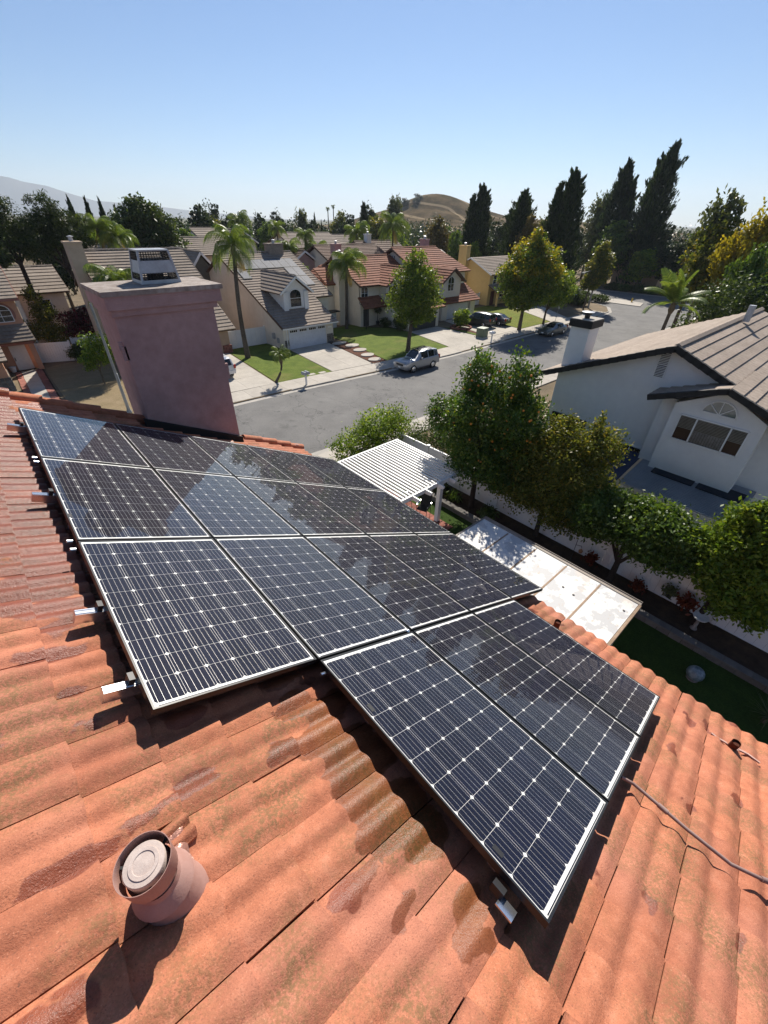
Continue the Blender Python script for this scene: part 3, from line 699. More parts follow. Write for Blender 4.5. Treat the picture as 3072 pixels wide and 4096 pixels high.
struct('planting_bed', polyprism([(47.05,33.1),(49.6,34.2),(50.0,39.6),(47.7,39.2)], .05, .12), M['bark_mulch'])
struct('planting_bed', polyprism([(41.0,40.55),(41.0,44.5),(38.6,46.4),(38.1,46.0),(40.5,43.2)], .05, .118), M['soil'])
# walkway of the peach house: pale centre with brick-pink borders
def peachwalk():
    wk = struct('path', polyprism([(-.1,40.0),(2.1,40.0),(2.3,50.6),(.2,52.6)], .05, .122), M['soil'])
    for i in range(5):
        y0, y1 = 40.05+i*2.1, 40.05+(i+1)*2.1-.03; sx = .04*i
        ob('slab', MB().box(.45+sx,1.5+sx,y0,y1,.08,.145), M['concrete'], wk)
        for x0, x1 in ((.0+sx,.43+sx),(1.52+sx,2.0+sx)): ob('border_slab', MB().box(x0,x1,y0,y1,.08,.143), M['brick'], wk)
peachwalk()
# ------------------------------------------------------------------ building kit
def slope(par, A, B, Cc, D, n, mt, th=.12, rise=.085, rib=0):
    A, B, Cc, D = map(Vector, (A, B, Cc, D)); N = (B-A).cross(D-A).normalized()
    if N.z < 0: A, B, Cc, D = B, A, D, Cc; N = (B-A).cross(D-A).normalized()
    deck = ob('roof', MB().prism([A,B,Cc,D], -N*th), M['brown_trim'], par)
    for i in range(n):
        t0, t1 = i/n, min(1, (i+1)/n+.12/n)
        a, b, c, d = A.lerp(D,t0), B.lerp(Cc,t0), B.lerp(Cc,t1), A.lerp(D,t1)
        if (b-a).length < .05: continue
        dn = (a-d).normalized()*.03; mb = MB()
        if not rib:
            mb.add([a+dn+N*.006,b+dn+N*.006,c+N*.006,d+N*.006,a+dn+N*rise,b+dn+N*rise,c+N*.014,d+N*.014], [(4,5,6,7),(0,1,5,4),(1,2,6,5),(3,0,4,7)])
        else:
            m = max(4, int((b-a).length/rib)*4)
            for k in range(m+1):
                f = k/m; h = .012*abs(math.sin(math.pi*k/4)); p, q = a.lerp(b,f), d.lerp(c,f)
                mb.v += [tuple(p+dn+N*.004), tuple(p+dn+N*(rise+h)), tuple(q+N*(.012+h))]
            for k in range(m):
                s_ = 3*k; mb.f += [(s_,s_+3,s_+4,s_+1),(s_+1,s_+4,s_+5,s_+2)]
        ob('tile_course', mb, mt, deck)
    return deck
def ridgecap(par, a, b, mt, w=.22):
    a, b = Vector(a), Vector(b); L = (b-a).length; n = max(1, int(L/.45))
    d = (b-a)/n; s_ = d.cross(Vector((0,0,1))).normalized()*w/2; up = Vector((0,0,.075))
    mb = MB()
    for i in range(n):
        p = a+d*i; q = a+d*(i+1.06); e = Vector((0,0,.03))
        mb.add([p-s_-up*.4,p+up,p+s_-up*.4,q-s_-up*.4+e,q+up+e,q+s_-up*.4+e], [(0,1,4,3),(1,2,5,4),(3,4,5),(2,1,0)])
    ob('ridge_cap', mb, mt, par)
def win(par, c, w, h, face, arch=False, nx=1, ny=1, fm='white', gm='glass', fw=.07, proud=.05, name='window'):
    c = Vector(c); O = {'-y':Vector((0,-1,0)), '-x':Vector((-1,0,0)), '+x':Vector((1,0,0))}[face]
    U = {'-y':Vector((1,0,0)), '-x':Vector((0,-1,0)), '+x':Vector((0,1,0))}[face]; Z = Vector((0,0,1))
    ou = [(-w/2,-h/2),(w/2,-h/2)]
    if arch:
        R_ = w/2; zc = h/2-R_*.75; ou += [(R_*math.cos(a), zc+R_*.75*math.sin(a)) for a in np.linspace(0, math.pi, 9)]
    else: ou += [(w/2,h/2),(-w/2,h/2)]
    pane = [c+U*u+Z*v+O*.012 for u, v in ou]
    f = MB()
    for (u0,v0), (u1,v1) in zip(ou, ou[1:]+ou[:1]): f.bar(c+U*u0+Z*v0+O*proud/2, c+U*u1+Z*v1+O*proud/2, fw, proud, O)
    for i in range(1, nx): f.bar(c+U*(-w/2+w*i/nx)-Z*h/2+O*.025, c+U*(-w/2+w*i/nx)+Z*(h/2-(.02 if not arch else w*.1))+O*.025, fw*.6, .03, O)
    for j in range(1, ny): f.bar(c-U*w/2+Z*(-h/2+h*j/ny)+O*.025, c+U*w/2+Z*(-h/2+h*j/ny)+O*.025, fw*.6, .03, O)
    wo_ = ob(name, f, M[fm], par)
    p = MB(); p.add(pane, [tuple(range(len(pane)))]); ob('pane', p, M[gm], wo_)
    return wo_
def garage_door(par, x0, x1, y, h, mt='garage', windows=0, wm='glass'):
    g_ = ob('garage_door', MB().box(x0,x1,y-.02,y+.05,.1,h), M[mt], par)
    n = 4
    for i in range(n):
        z0 = .11+(h-.11)*i/n; z1 = .11+(h-.11)*(i+1)/n-.015
        ob('panel', MB().box(x0+.03,x1-.03,y-.045,y-.02,z0,z1), M[mt], g_)
    for i in range(windows):
        a = x0+(x1-x0)*(i+.12)/windows; b = x0+(x1-x0)*(i+.88)/windows
        lt = ob('light', MB().box(a,b,y-.06,y-.045,h-.34,h-.08), M['dark_in'], g_)
        if wm == 'grid':
            q = MB(); q.bar((a,y-.065,h-.34),(b,y-.065,h-.34),.03,.03); q.bar((a,y-.065,h-.08),(b,y-.065,h-.08),.03,.03)
            for k in range(5): q.bar((a+(b-a)*k/4,y-.065,h-.34),(a+(b-a)*k/4,y-.065,h-.08),.03,.03)
            ob('grille', q, M['white'], g_)
def gablepoly(axis, pts, p0, p1):
    if axis == 'x': return MB().prism([(p0,y,z) for y,z in pts], (p1-p0,0,0))
    return MB().prism([(x,p0,z) for x,z in pts], (0,p1-p0,0))
def stack(par, x0, x1, y0, y1, z0, z1, mt, cap='galv'):
    c_ = ob('chimney', MB().box(x0,x1,y0,y1,z0,z1).box(x0-.08,x1+.08,y0-.08,y1+.08,z1,z1+.14), M[mt], par)
    cx, cy = (x0+x1)/2, (y0+y1)/2
    ob('flue_cap', MB().lathe([(.17,0),(.17,.3),(.26,.32),(.26,.36),(.02,.42)], 12, (cx,cy,z1+.14)), M[cap], c_)
    return c_
# ---------------- house with dormer and wide garage door
def dormer_house():
    h = thing('dormer_house', 'cream two storey house with dormer, wide garage door and roof solar panels', 'house', (27,48,0), world=True)
    wm = M['cream_wall']
    ob('wall', gablepoly('x', [(42.38,.08),(42.38,2.33),(55.2,8.2),(66,3.3),(66,.08)], 23.42, 30.02), wm, h)
    ob('wall', gablepoly('x', [(46.7,.08),(46.7,4.2),(55.2,8.1),(65.9,3.3),(65.9,.08)], 30.025, 32.55), wm, h)
    rm = M['roof_grey']
    zr = lambda y: 2.42+(y-41.85)*(8.46-2.42)/(55.2-41.85)
    slope(h, (23.1,41.85,zr(41.85)),(30.35,41.85,zr(41.85)),(30.35,55.2,8.46),(23.1,55.2,8.46), 30, rm)
    slope(h, (30.36,46.2,zr(46.2)),(32.9,46.2,zr(46.2)),(32.9,55.2,8.46),(30.36,55.2,8.46), 20, rm)
    slope(h, (23.1,66.4,3.1),(32.9,66.4,3.1),(32.9,55.22,8.46),(23.1,55.22,8.46), 10, rm)
    ridgecap(h, (23.1,55.2,8.55),(32.9,55.2,8.55), rm)
    ob('rake_board', MB().bar((23.07,41.8,2.40),(23.07,55.2,8.44),.05,.24), M['brown_trim'], h); ob('rake_board', MB().bar((32.93,46.2,zr(46.2)-.02),(32.93,55.2,8.42),.05,.24), M['brown_trim'], h)
    ob('gutter', MB().box(23.1,30.4,41.74,41.86,2.28,2.40), M['white'], h)
    # dormer
    ob('dormer_wall', MB().box(25.1,28.25,44.62,52,3.0,5.5), M['white_wall'], h)
    ob('dormer_wall', gablepoly('y', [(25.1,5.5),(28.25,5.5),(26.68,6.72)], 44.62, 51), M['white_wall'], h)
    slope(h, (24.55,44.1,5.36),(24.55,48.3,5.36),(26.68,51.7,6.95),(26.68,44.1,6.95), 6, rm)
    slope(h, (28.8,48.3,5.36),(28.8,44.1,5.36),(26.68,44.1,6.95),(26.68,51.7,6.95), 6, rm)
    ridgecap(h, (26.68,44.1,7.02),(26.68,51.7,7.02), rm)
    for x in (24.55,28.8): ob('dormer_rake', MB().bar((x,44.08,5.28),(26.68,44.08,6.88),.06,.2), M['white'], h)
    ob('dormer_pier', MB().box(25.08,25.62,44.40,44.63,3.3,5.45), M['white_wall'], h); ob('dormer_pier', MB().box(27.75,28.27,44.40,44.63,3.3,5.45), M['white_wall'], h)
    win(h, (26.69,44.6,4.78), 1.45, 1.75, '-y', True, 1, 2)
    garage_door(h, 24.05, 28.95, 42.36, 2.15, 'garage', 4, 'grid')
    ob('downspout', MB().tube([(23.8,42.32,.1),(23.8,42.32,2.3)], .05, 8), M['white'], h)
    random.seed(3)
    for x0, x1 in ((23.5,24.0),(29.1,30.0)):
        z = .1
        while z < .95:
            x = x0
            while x < x1-.1:
                w = random.uniform(.16,.3); ob('stone', MB().box(x+.012,min(x+w,x1)-.012,42.29+random.uniform(0,.02),42.39,z+.012,z+.19), M['fieldstone'], h); x += w
            z += .2
    win(h, (23.4,52.0,5.1), .85, 1.55, '-x', fm='white')
    ob('meter_box', MB().box(23.22,23.42,44.2,44.6,1.0,1.6), M['galv'], h); ob('meter_box', MB().box(23.28,23.42,43.4,43.7,.7,1.2), M['galv'], h)
    stack(h, 29.6,31.6,54.6,55.8,8.0,9.3,'roof_grey')
    ob('house_number', MB().box(29.25,29.8,42.33,42.37,1.75,1.92), M['white'], h)
    # its own solar panels
    def rp(x, y, d=.10): return Vector((x, y, zr(y)+d))
    spots = [(24.4+i*1.08, 51.9, 'upper row, number %d from its left end' % (i+1)) for i in range(6)] + [(29.8,50.1,'second from top in its right column'),(30.88,51.9,'upper row, right end'),(30.88,50.1,'second from top at the right edge'),(29.8,48.3,'lowest in the left of two columns'),(30.88,48.3,'lowest at the right edge'),(23.6,50.2,'single one lower left')]
    for k, (x, y, l) in enumerate(spots):
        t_ = thing('roof_solar_panel', 'grey solar panel on the dormer house roof, '+l, 'solar panel', rp(x,y), 0, 'solar panels on the dormer house', world=True)
        P = [rp(x,y),rp(x+1.066,y),rp(x+1.066,y+1.76),rp(x,y+1.76)]; Nn = (P[1]-P[0]).cross(P[3]-P[0]).normalized()
        ob('frame', MB().prism(P, Nn*.04), M['dark_trim'], t_)
        inset = lambda f: [P[0].lerp(P[2],f)+Nn*.046, P[1].lerp(P[3],f)+Nn*.046, P[2].lerp(P[0],f)+Nn*.046, P[3].lerp(P[1],f)+Nn*.046]
        ob('glass', MB().add(inset(.03), [(0,1,2,3)]), M['panel_far'], t_)
M['panel_far'] = mat('far_panel_glass', (.23,.235,.25), (.16,.165,.18), 3, .7, .12, big=.2)
dormer_house()
# ---------------- beige house behind our chimney
def beige_house():
    h = thing('beige_house', 'beige house with brown tile roof and tall stucco chimney behind our chimney', 'house', (13,50,0), world=True)
    rm = M['roof_beige']
    ob('wall', gablepoly('x', [(47.9,.08),(47.9,6.75),(52,8.95),(58,6.0),(58,.08)], 8.75, 17.5), M['tan_wall'], h)
    slope(h, (8.4,47.4,6.72),(18.0,47.4,6.72),(18.0,52,9.25),(8.4,52,9.25), 12, rm); slope(h, (8.4,58.4,5.95),(18.0,58.4,5.95),(18.0,52.02,9.25),(8.4,52.02,9.25), 8, rm)
    ridgecap(h, (8.4,52,9.33),(18.0,52,9.33), rm)
    ob('rake_board', MB().bar((8.37,47.4,6.66),(8.37,52,9.2),.05,.26), M['brown_trim'], h); ob('rake_board', MB().bar((18.03,47.4,6.66),(18.03,52,9.2),.05,.26), M['brown_trim'], h)
    stack(h, 7.55,8.74,49.4,50.8,.08,9.95,'beige_wall')
    ob('wall', MB().box(12.3,18.55,45.3,48.2,.08,2.6), M['tan_wall'], h)
    slope(h, (12.0,44.3,2.58),(19.05,44.3,2.58),(19.05,47.9,4.55),(12.0,47.9,4.55), 8, rm)
    garage_door(h, 12.7, 17.5, 45.28, 2.15, 'garage', 4)
    for i in range(5):
        for j in range(4): ob('brick', MB().box(17.7+i*.19,17.7+i*.19+.18,45.12,45.3,.12+j*.2,.12+j*.2+.185), M['brick'], h)
    win(h, (8.73,49.0,2.2), .7, 1.3, '-x')
beige_house()
# ---------------- peach house at the left edge
def peach_house():
    h = thing('peach_house', 'peach stucco house with arched upper window at the left edge', 'house', (-3,52,0), world=True)
    rm = M['roof_beige']; w = M['peach_wall']
    ob('wall', gablepoly('x', [(51.3,.08),(51.3,6.0),(56.5,8.5),(62,6.0),(62,.08)], -9, 2.45), w, h)
    slope(h, (-9.4,50.7,6.0),(2.75,50.7,6.0),(2.75,56.5,8.75),(-9.4,56.5,8.75), 13, rm); slope(h, (-9.4,62.5,5.9),(2.75,62.5,5.9),(2.75,56.52,8.75),(-9.4,56.52,8.75), 8, rm)
    ob('rake_board', MB().bar((2.78,50.7,5.92),(2.78,56.5,8.68),.05,.24), M['peach_trim'], h)
    ob('fascia', MB().box(-9.4,2.75,50.62,50.72,5.82,6.0), M['peach_trim'], h)
    # porch
    slope(h, (-1.2,50.1,2.72),(2.7,50.1,2.72),(2.55,51.4,4.0),(-1.2,51.4,4.0), 5, rm)
    ob('porch_beam', MB().box(-1.2,2.5,50.3,50.6,2.40,2.66), M['peach_trim'], h)
    ob('porch_column', MB().box(2.0,2.42,50.45,50.85,.1,2.5), w, h)
    win(h, (1.15,51.28,4.85), 1.45, 1.35, '-y', True, 2, 3, 'white', 'glass', .06)
    ob('window_surround', MB().prism([(1.15+1.0*math.cos(a)*(1 if math.sin(a) > 0 else 1), 51.30, 4.75+1.0*math.sin(a)*(1.0 if math.sin(a) > 0 else .85)) for a in np.linspace(-.5,math.pi+.5,14)], (0,-.02,0)), M['peach_trim'], h)
    d = ob('door', MB().box(.55,1.75,51.20,51.27,.12,2.30), M['door_white'], h)
    for i in (0,1):
        for j in range(3): ob('panel', MB().box(.66+i*.56,1.08+i*.56,51.175,51.2,.25+j*.68,.83+j*.68), M['door_white'], d)
    ob('handle', MB().box(.62,.68,51.12,51.2,.95,1.25), M['black'], d)
    # garage wing in front with stone skirt and number plate
    ob('wall', MB().box(-9,-.35,44.9,51.3,.08,2.55), w, h)
    slope(h, (-9.4,44.2,2.55),(.05,44.2,2.55),(.05,50.0,4.7),(-9.4,50.0,4.7), 11, rm)
    z = .1
    while z < 1.0:
        y = 44.82
        while y < 47.5:
            q = random.uniform(.25,.45); ob('stone', MB().box(-.38,-.27+random.uniform(-.02,.02),y+.012,y+q-.012,z+.012,z+.21), M['fieldstone'], h); y += q
        x = -1.4
        while x < -.3:
            q = random.uniform(.25,.45); ob('stone', MB().box(x+.012,min(x+q,-.3)-.012,44.82+random.uniform(0,.03),44.9,z+.012,z+.21), M['fieldstone'], h); x += q
        z += .22
    pl_ = ob('number_plate', MB().box(-.33,-.315,46.6,47.25,1.75,2.05), M['white'], h)
    return h
peach_house()
def text_on(s_, loc, rot, size, mt, parent):
    cu = bpy.data.curves.new('digits', 'FONT'); cu.body = s_; cu.size = size; cu.extrude = .004; cu.align_x = 'CENTER'; cu.align_y = 'CENTER'
    tmp = bpy.data.objects.new('tmp', cu); C.objects.link(tmp); dg = bpy.context.evaluated_depsgraph_get(); dg.update()
    me = bpy.data.meshes.new_from_object(tmp.evaluated_get(dg)); bpy.data.objects.remove(tmp)
    me.materials.clear(); me.materials.append(mt)
    me.transform(Matrix.Translation(loc) @ Matrix(rot).to_4x4()); return link('digits', me, parent)
_ph = [o for o in bpy.data.objects if o.name.startswith('peach_house')][0]
text_on('24', (-.308,46.92,1.90), ((0,0,1),(-1,0,0),(0,1,0)), .26, M['black'], _ph)
# ---------------- white house with red roof
def white_red_house():
    h = thing('white_red_roof_house', 'white stucco house with red tile roof, porch and arched window', 'house', (42,50,0), world=True)
    w = M['cream_wall']; rm = M['roof_red']
    ob('wall', MB().box(37.75,41.2,46.75,58,.08,5.15), w, h)
    ob('wall', MB().box(41.0,47.2,45.3,58.1,.08,5.2), w, h)
    ob('wall', MB().box(41.02,46.9,40.95,45.32,.08,2.6), w, h)
    slope(h, (37.3,46.2,5.05),(41.2,46.2,5.05),(41.2,52,7.9),(37.3,52,7.9), 13, rm)
    slope(h, (37.3,58.6,5.0),(47.6,58.6,5.0),(47.6,52.02,7.9),(37.3,52.02,7.9), 8, rm)
    slope(h, (41.2,46.2,5.05),(47.6,46.2,5.05),(47.6,52,7.9),(41.2,52,7.9), 13, rm)
    ob('gable_wall', gablepoly('x', [(46.75,5.1),(58,5.1),(52,7.75)], 37.75, 38.0), w, h)
    ob('gable_wall', gablepoly('y', [(41.0,5.2),(47.2,5.2),(44.1,6.75)], 45.3, 50), w, h)
    slope(h, (40.5,44.7,5.02),(40.5,49.5,5.02),(44.1,49.9,6.95),(44.1,44.7,6.95), 8, rm); slope(h, (47.7,49.5,5.02),(47.7,44.7,5.02),(44.1,44.7,6.95),(44.1,49.9,6.95), 8, rm)
    ridgecap(h, (37.3,52,7.98),(47.6,52,7.98), rm, .3); ridgecap(h, (44.1,44.7,7.03),(44.1,50,7.03), rm, .3)
    for x in (40.5,47.7): ob('rake_board', MB().bar((x,44.68,4.94),(44.1,44.68,6.87),.06,.2), M['brown_trim'], h)
    ob('fascia', MB().box(37.3,41.2,46.1,46.2,4.9,5.04), M['brown_trim'], h)
    ob('rake_board', MB().bar((37.28,46.2,4.98),(37.28,52,7.84),.06,.2), M['brown_trim'], h)
    slope(h, (40.6,40.3,2.6),(47.4,40.3,2.6),(47.2,45.3,4.1),(40.8,45.3,4.1), 8, rm)
    # hip wing and chimney on the left
    ob('wall', MB().box(35.2,37.8,50.5,57,.08,5.0), w, h)
    slope(h, (34.8,50.0,5.0),(37.6,50.0,5.0),(37.6,53,6.7),(34.8,53,6.7), 7, rm)
    slope(h, (34.8,57,5.0),(34.8,50.0,5.0),(37.6,53,6.9),(37.6,55,6.9), 7, rm)
    stack(h, 36.2,37.5,49.3,50.45,.08,8.3,'cream_wall')
    # porch roof and posts
    slope(h, (36.9,44.9,2.65),(40.9,44.9,2.65),(40.9,46.75,3.75),(37.3,46.75,3.75), 5, rm)
    ob('downspout', MB().tube([(37.35,45.1,.1),(37.35,45.1,2.6),(37.5,46.6,3.0),(37.5,46.7,5.0)], .05, 8), M['dark_trim'], h)
    ob('door', MB().box(38.2,39.15,46.70,46.76,.12,2.25), M['door_dark'], h)
    win(h, (38.4,46.72,4.15), 1.15, 1.75, '-y', True, 2, 2)
    win(h, (42.0,45.28,4.3), .95, 1.1, '-y', fm='dark_trim'); win(h, (45.6,45.28,4.2), 1.3, 1.2, '-y')
    win(h, (37.73,51.4,1.8), .8, 1.5, '-x'); win(h, (37.73,54.2,1.8), .8, 1.5, '-x')
    garage_door(h, 41.6, 46.3, 40.93, 2.15, 'door_dark', 0)
    ob('side_roof', MB().box(33.4,35.6,48.4,49.6,2.0,2.12), M['dark_trim'], h)
white_red_house()
# ---------------- pale house with arched window next door
def arch_house():
    h = thing('arched_window_house', 'cream house with red roof, front gable with arched window and garage', 'house', (53,48,0), world=True)
    w = M['cream_wall']; rm = M['roof_red']
    ob('wall', gablepoly('x', [(46.2,.08),(46.2,6.0),(51.5,8.4),(57,6.0),(57,.08)], 47.9, 58.2), w, h)
    slope(h, (47.4,45.6,5.9),(58.8,45.6,5.9),(56.8,51.5,8.75),(47.4,51.5,8.75), 13, rm); slope(h, (47.4,57.6,5.9),(58.8,57.6,5.9),(56.8,51.52,8.75),(47.4,51.52,8.75), 8, rm)
    slope(h, (58.8,45.6,5.9),(58.8,57.6,5.9),(56.8,51.6,8.75),(56.8,51.5,8.75), 9, rm)
    ob('rake_board', MB().bar((47.38,45.6,5.82),(47.38,51.5,8.68),.06,.2), M['brown_trim'], h); ob('rake_board', MB().bar((47.38,57.6,5.82),(47.38,51.5,8.68),.06,.2), M['brown_trim'], h)
    ridgecap(h, (47.4,51.5,8.83),(56.8,51.5,8.83), rm, .3)
    for dy in (-.28,.12): win(h, (47.87,51.5+dy,7.45), .26, .75, '-x', False, 1, 5, 'white', 'dark_in', .04, name='gable_vent')
    ob('wall', MB().box(49.9,53.8,43.3,46.25,.08,5.2), w, h); ob('gable_wall', gablepoly('y', [(49.9,5.2),(53.8,5.2),(51.85,6.5)], 43.3, 47), w, h)
    slope(h, (49.3,42.8,4.98),(49.3,48,4.98),(51.85,48,6.72),(51.85,42.8,6.72), 6, rm); slope(h, (54.4,48,4.98),(54.4,42.8,4.98),(51.85,42.8,6.72),(51.85,48,6.72), 6, rm)
    for x in (49.3,54.4): ob('rake_board', MB().bar((x,42.78,4.9),(51.85,42.78,6.64),.06,.2), M['brown_trim'], h)
    win(h, (51.6,43.28,4.75), 1.3, 1.8, '-y', True, 2, 2)
    ob('wall', MB().box(50.0,57.4,43.25,46.3,.08,2.4), w, h)
    slope(h, (49.5,42.3,2.42),(57.7,42.3,2.42),(57.7,45.6,4.3),(49.5,45.6,4.3), 8, rm)
    garage_door(h, 51.0, 56.0, 43.2, 2.1, 'garage', 0)
    ob('pier', MB().box(49.7,50.9,42.9,43.25,.1,2.3), w, h); ob('pier', MB().box(56.2,57.3,42.9,43.25,.1,2.3), w, h)
    stack(h, 55.4,56.4,52.5,53.6,7.6,9.6,'stucco_pink')
arch_house()
# ---------------- yellow house
def yellow_house():
    h = thing('yellow_house', 'yellow stucco house with grey tile roof and red front door', 'house', (72,50,0), world=True)
    w = M['yellow_wall']; rm = M['roof_beige']
    ob('wall', gablepoly('x', [(47.3,.08),(47.3,4.95),(51.5,6.8),(55.6,5.1),(55.6,.08)], 66.5, 77), w, h)
    slope(h, (66.0,46.7,4.85),(77.5,46.7,4.85),(77.5,51.5,7.05),(66.0,51.5,7.05), 12, rm); slope(h, (66.0,56.1,5.0),(77.5,56.1,5.0),(77.5,51.52,7.05),(66.0,51.52,7.05), 8, rm)
    ob('rake_board', MB().bar((65.97,46.7,4.78),(65.97,51.5,6.98),.06,.22), M['white'], h); ob('rake_board', MB().bar((65.97,56.1,4.92),(65.97,51.5,6.98),.06,.22), M['white'], h)
    stack(h, 65.6,66.6,52.2,53.9,.08,8.6,'yellow_wall')
    slope(h, (66.3,45.3,2.35),(72,45.3,2.35),(72,47.3,3.3),(66.3,47.3,3.3), 5, rm)
    ob('porch_post', MB().box(66.9,67.2,45.5,45.8,.1,2.4), w, h); ob('porch_post', MB().box(71.4,71.7,45.5,45.8,.1,2.4), w, h)
    ob('door', MB().box(67.3,68.3,47.24,47.31,.12,2.25), M['door_red'], h)
    win(h, (67.9,47.28,4.0), .95, 1.3, '-y', False, 1, 2); win(h, (72.5,47.28,4.0), 1.4, 1.3, '-y', False, 2, 1); win(h, (70.0,47.28,1.5), 1.6, 1.3, '-y', False, 2, 1)
    ob('wall', MB().box(71.8,77,42.8,47.35,.08,2.5), w, h)
    slope(h, (71.4,42.1,2.45),(77.4,42.1,2.45),(77.4,46.9,4.4),(71.4,46.9,4.4), 7, rm); garage_door(h, 72.1, 76.6, 42.78, 2.1, 'door_white', 0)
yellow_house()
# ---------------- further houses
def simple_house(label, x0, x1, y0, y1, eave, ridge, wm, rm, n, axis='x', chim=None, wins=(), name='far_house'):
    h = thing(name, label, 'house', ((x0+x1)/2,(y0+y1)/2,0), world=True); w = M[wm]; r_ = M[rm]
    if axis == 'x':
        ym = (y0+y1)/2; ob('wall', gablepoly('x', [(y0,.0),(y0,eave),(ym,ridge-.3),(y1,eave),(y1,.0)], x0, x1), w, h)
        slope(h, (x0-.5,y0-.5,eave),(x1+.5,y0-.5,eave),(x1+.5,ym,ridge),(x0-.5,ym,ridge), n, r_); slope(h, (x1+.5,y1+.5,eave),(x0-.5,y1+.5,eave),(x0-.5,ym,ridge),(x1+.5,ym,ridge), max(4,n//2), r_)
        ridgecap(h, (x0-.5,ym,ridge+.07),(x1+.5,ym,ridge+.07), r_, .3)
        for x in (x0-.52,x1+.52): ob('rake_board', MB().bar((x,y0-.5,eave-.08),(x,ym,ridge-.08),.06,.22), M['brown_trim'], h)
    else:
        xm = (x0+x1)/2; ob('wall', gablepoly('y', [(x0,.0),(x0,eave),(xm,ridge-.3),(x1,eave),(x1,.0)], y0, y1), w, h)
        slope(h, (x0-.5,y1+.4,eave),(x0-.5,y0-.4,eave),(xm,y0-.4,ridge),(xm,y1+.4,ridge), n, r_); slope(h, (x1+.5,y0-.4,eave),(x1+.5,y1+.4,eave),(xm,y1+.4,ridge),(xm,y0-.4,ridge), n, r_)
        ridgecap(h, (xm,y0-.4,ridge+.07),(xm,y1+.4,ridge+.07), r_, .3)
        for x in (x0-.5,x1+.5): ob('rake_board', MB().bar((x,y0-.42,eave-.08),(xm,y0-.42,ridge-.08),.06,.24), M['white'], h)
    if chim: stack(h, *chim)
    for wv in wins: win(h, *wv)
    return h
simple_house('dark grey gabled house behind the tall palm', 21.2,24.2,59.5,70,6.2,8.5,'grey_wall','roof_beige',8,'y')
simple_house('house with brown tiled roof and rear chimneys behind the red roofed house', 43.5,55.5,60,70,6.1,8.6,'cream_wall','roof_brown',14,'x',(44.2,45.4,60.8,62,6.3,8.8,'stucco_pink'))
simple_house('small grey gabled house between the dormer house and the red roofs', 39.6,43.6,65.6,76,6.3,7.9,'stucco_pink','roof_brown',8,'y')
simple_house('long beige roofed house left of the cypress row', 56,69,92,104,6.8,9.4,'cream_wall','roof_beige',10)
simple_house('pale roofed house right of the tall round tree', 24.5,31,72,80,7.3,9.4,'beige_wall','roof_beige',9)
simple_house('pale grey roofed house in the distance above the dormer house', 36.5,41,92,102,8.2,10.2,'white_wall','roof_beige',7)
simple_house('pale gabled house in the distance, right of the grey roofed one', 42,47.5,93,102,7.8,10.0,'cream_wall','roof_beige',7,'y',None,[((44.7,92.97,7.4),1.6,1.2,'-y')])
simple_house('white house with pale roof near the tall dark conifer in the distance', 70,78,94,104,6.2,8.9,'white_wall','roof_beige',8,'x',None,[((72,93.97,4.5),1.6,1.2,'-y'),((75.5,93.97,4.5),1.6,1.2,'-y')])
simple_house('white roofed house far right of the brown roof', 58,68,68,78,6.0,8.7,'white_wall','roof_brown',9,'x',(60,61,72,73,7.4,9.7,'white_wall'))
simple_house('tan house hidden behind the pepper trees at the far corner', 112,124,36,46,4.8,7.2,'tan_wall','roof_beige',8,'y',None,[((115,35.97,2.2),1.5,1.3,'-y'),((119,35.97,2.2),1.5,1.3,'-y'),((111.97,40,2.2),1.5,1.3,'-x')])
simple_house('tan house behind the dark tall trees past the yellow house', 96,106,52,62,4.8,7.0,'tan_wall','roof_beige',8,'x',None,[((95.97,56,2.4),1.5,1.3,'-x'),((99,51.97,2.4),1.5,1.3,'-y')])
simple_house('tan house in the pine shade behind the left fence', 3.4,7.4,60.5,70,5.2,7.2,'cream_wall','roof_beige',8,'x',None,[((5.5,60.47,3.9),.9,1.3,'-y'),((6.7,60.47,1.4),.7,.8,'-y')])
simple_house('beige house behind the feathery palms at left', 12,20,66,76,6.5,8.9,'beige_wall','roof_beige',8)
# ------------------------------------------------------------------ white neighbour house on the right
def patiowhite():
    m = bpy.data.materials.new('peeling_white_coating'); t, p, o = nt(m); P = pos(t)
    n1 = noise(t, P, 1.6, 5, .6); n2 = noise(t, P, .9, 3, .5); n3 = noise(t, P, 7, 5, .7)
    base = mixc(t, ramp(t, n1.outputs[0], [(.53,0),(.55,1)]).outputs[0], (.60,.595,.57), (.44,.44,.435))
    base = mixc(t, ramp(t, n3.outputs[0], [(.60,0),(.66,.75)]).outputs[0], base, (.45,.36,.27))
    base = mixc(t, ramp(t, n2.outputs[0], [(.62,0),(.72,.5)]).outputs[0], base, (.55,.47,.38))
    t.links.new(base, p.inputs['Base Color']); p.inputs['Roughness'].default_value = .6
    bump(t, p, n3.outputs[0], .2, .01); return m
M['patio_white'] = patiowhite()
M['seam'] = mat('rusty_seam', (.42,.31,.22), (.3,.21,.14), 8, .9, .2)
M['matdark'] = mat('dark_mat', (.03,.035,.045), None, 8, .8, .2)
M['sail'] = mat('navy_shade_cloth', (.05,.06,.11), (.04,.05,.09), 5, .8, .2)
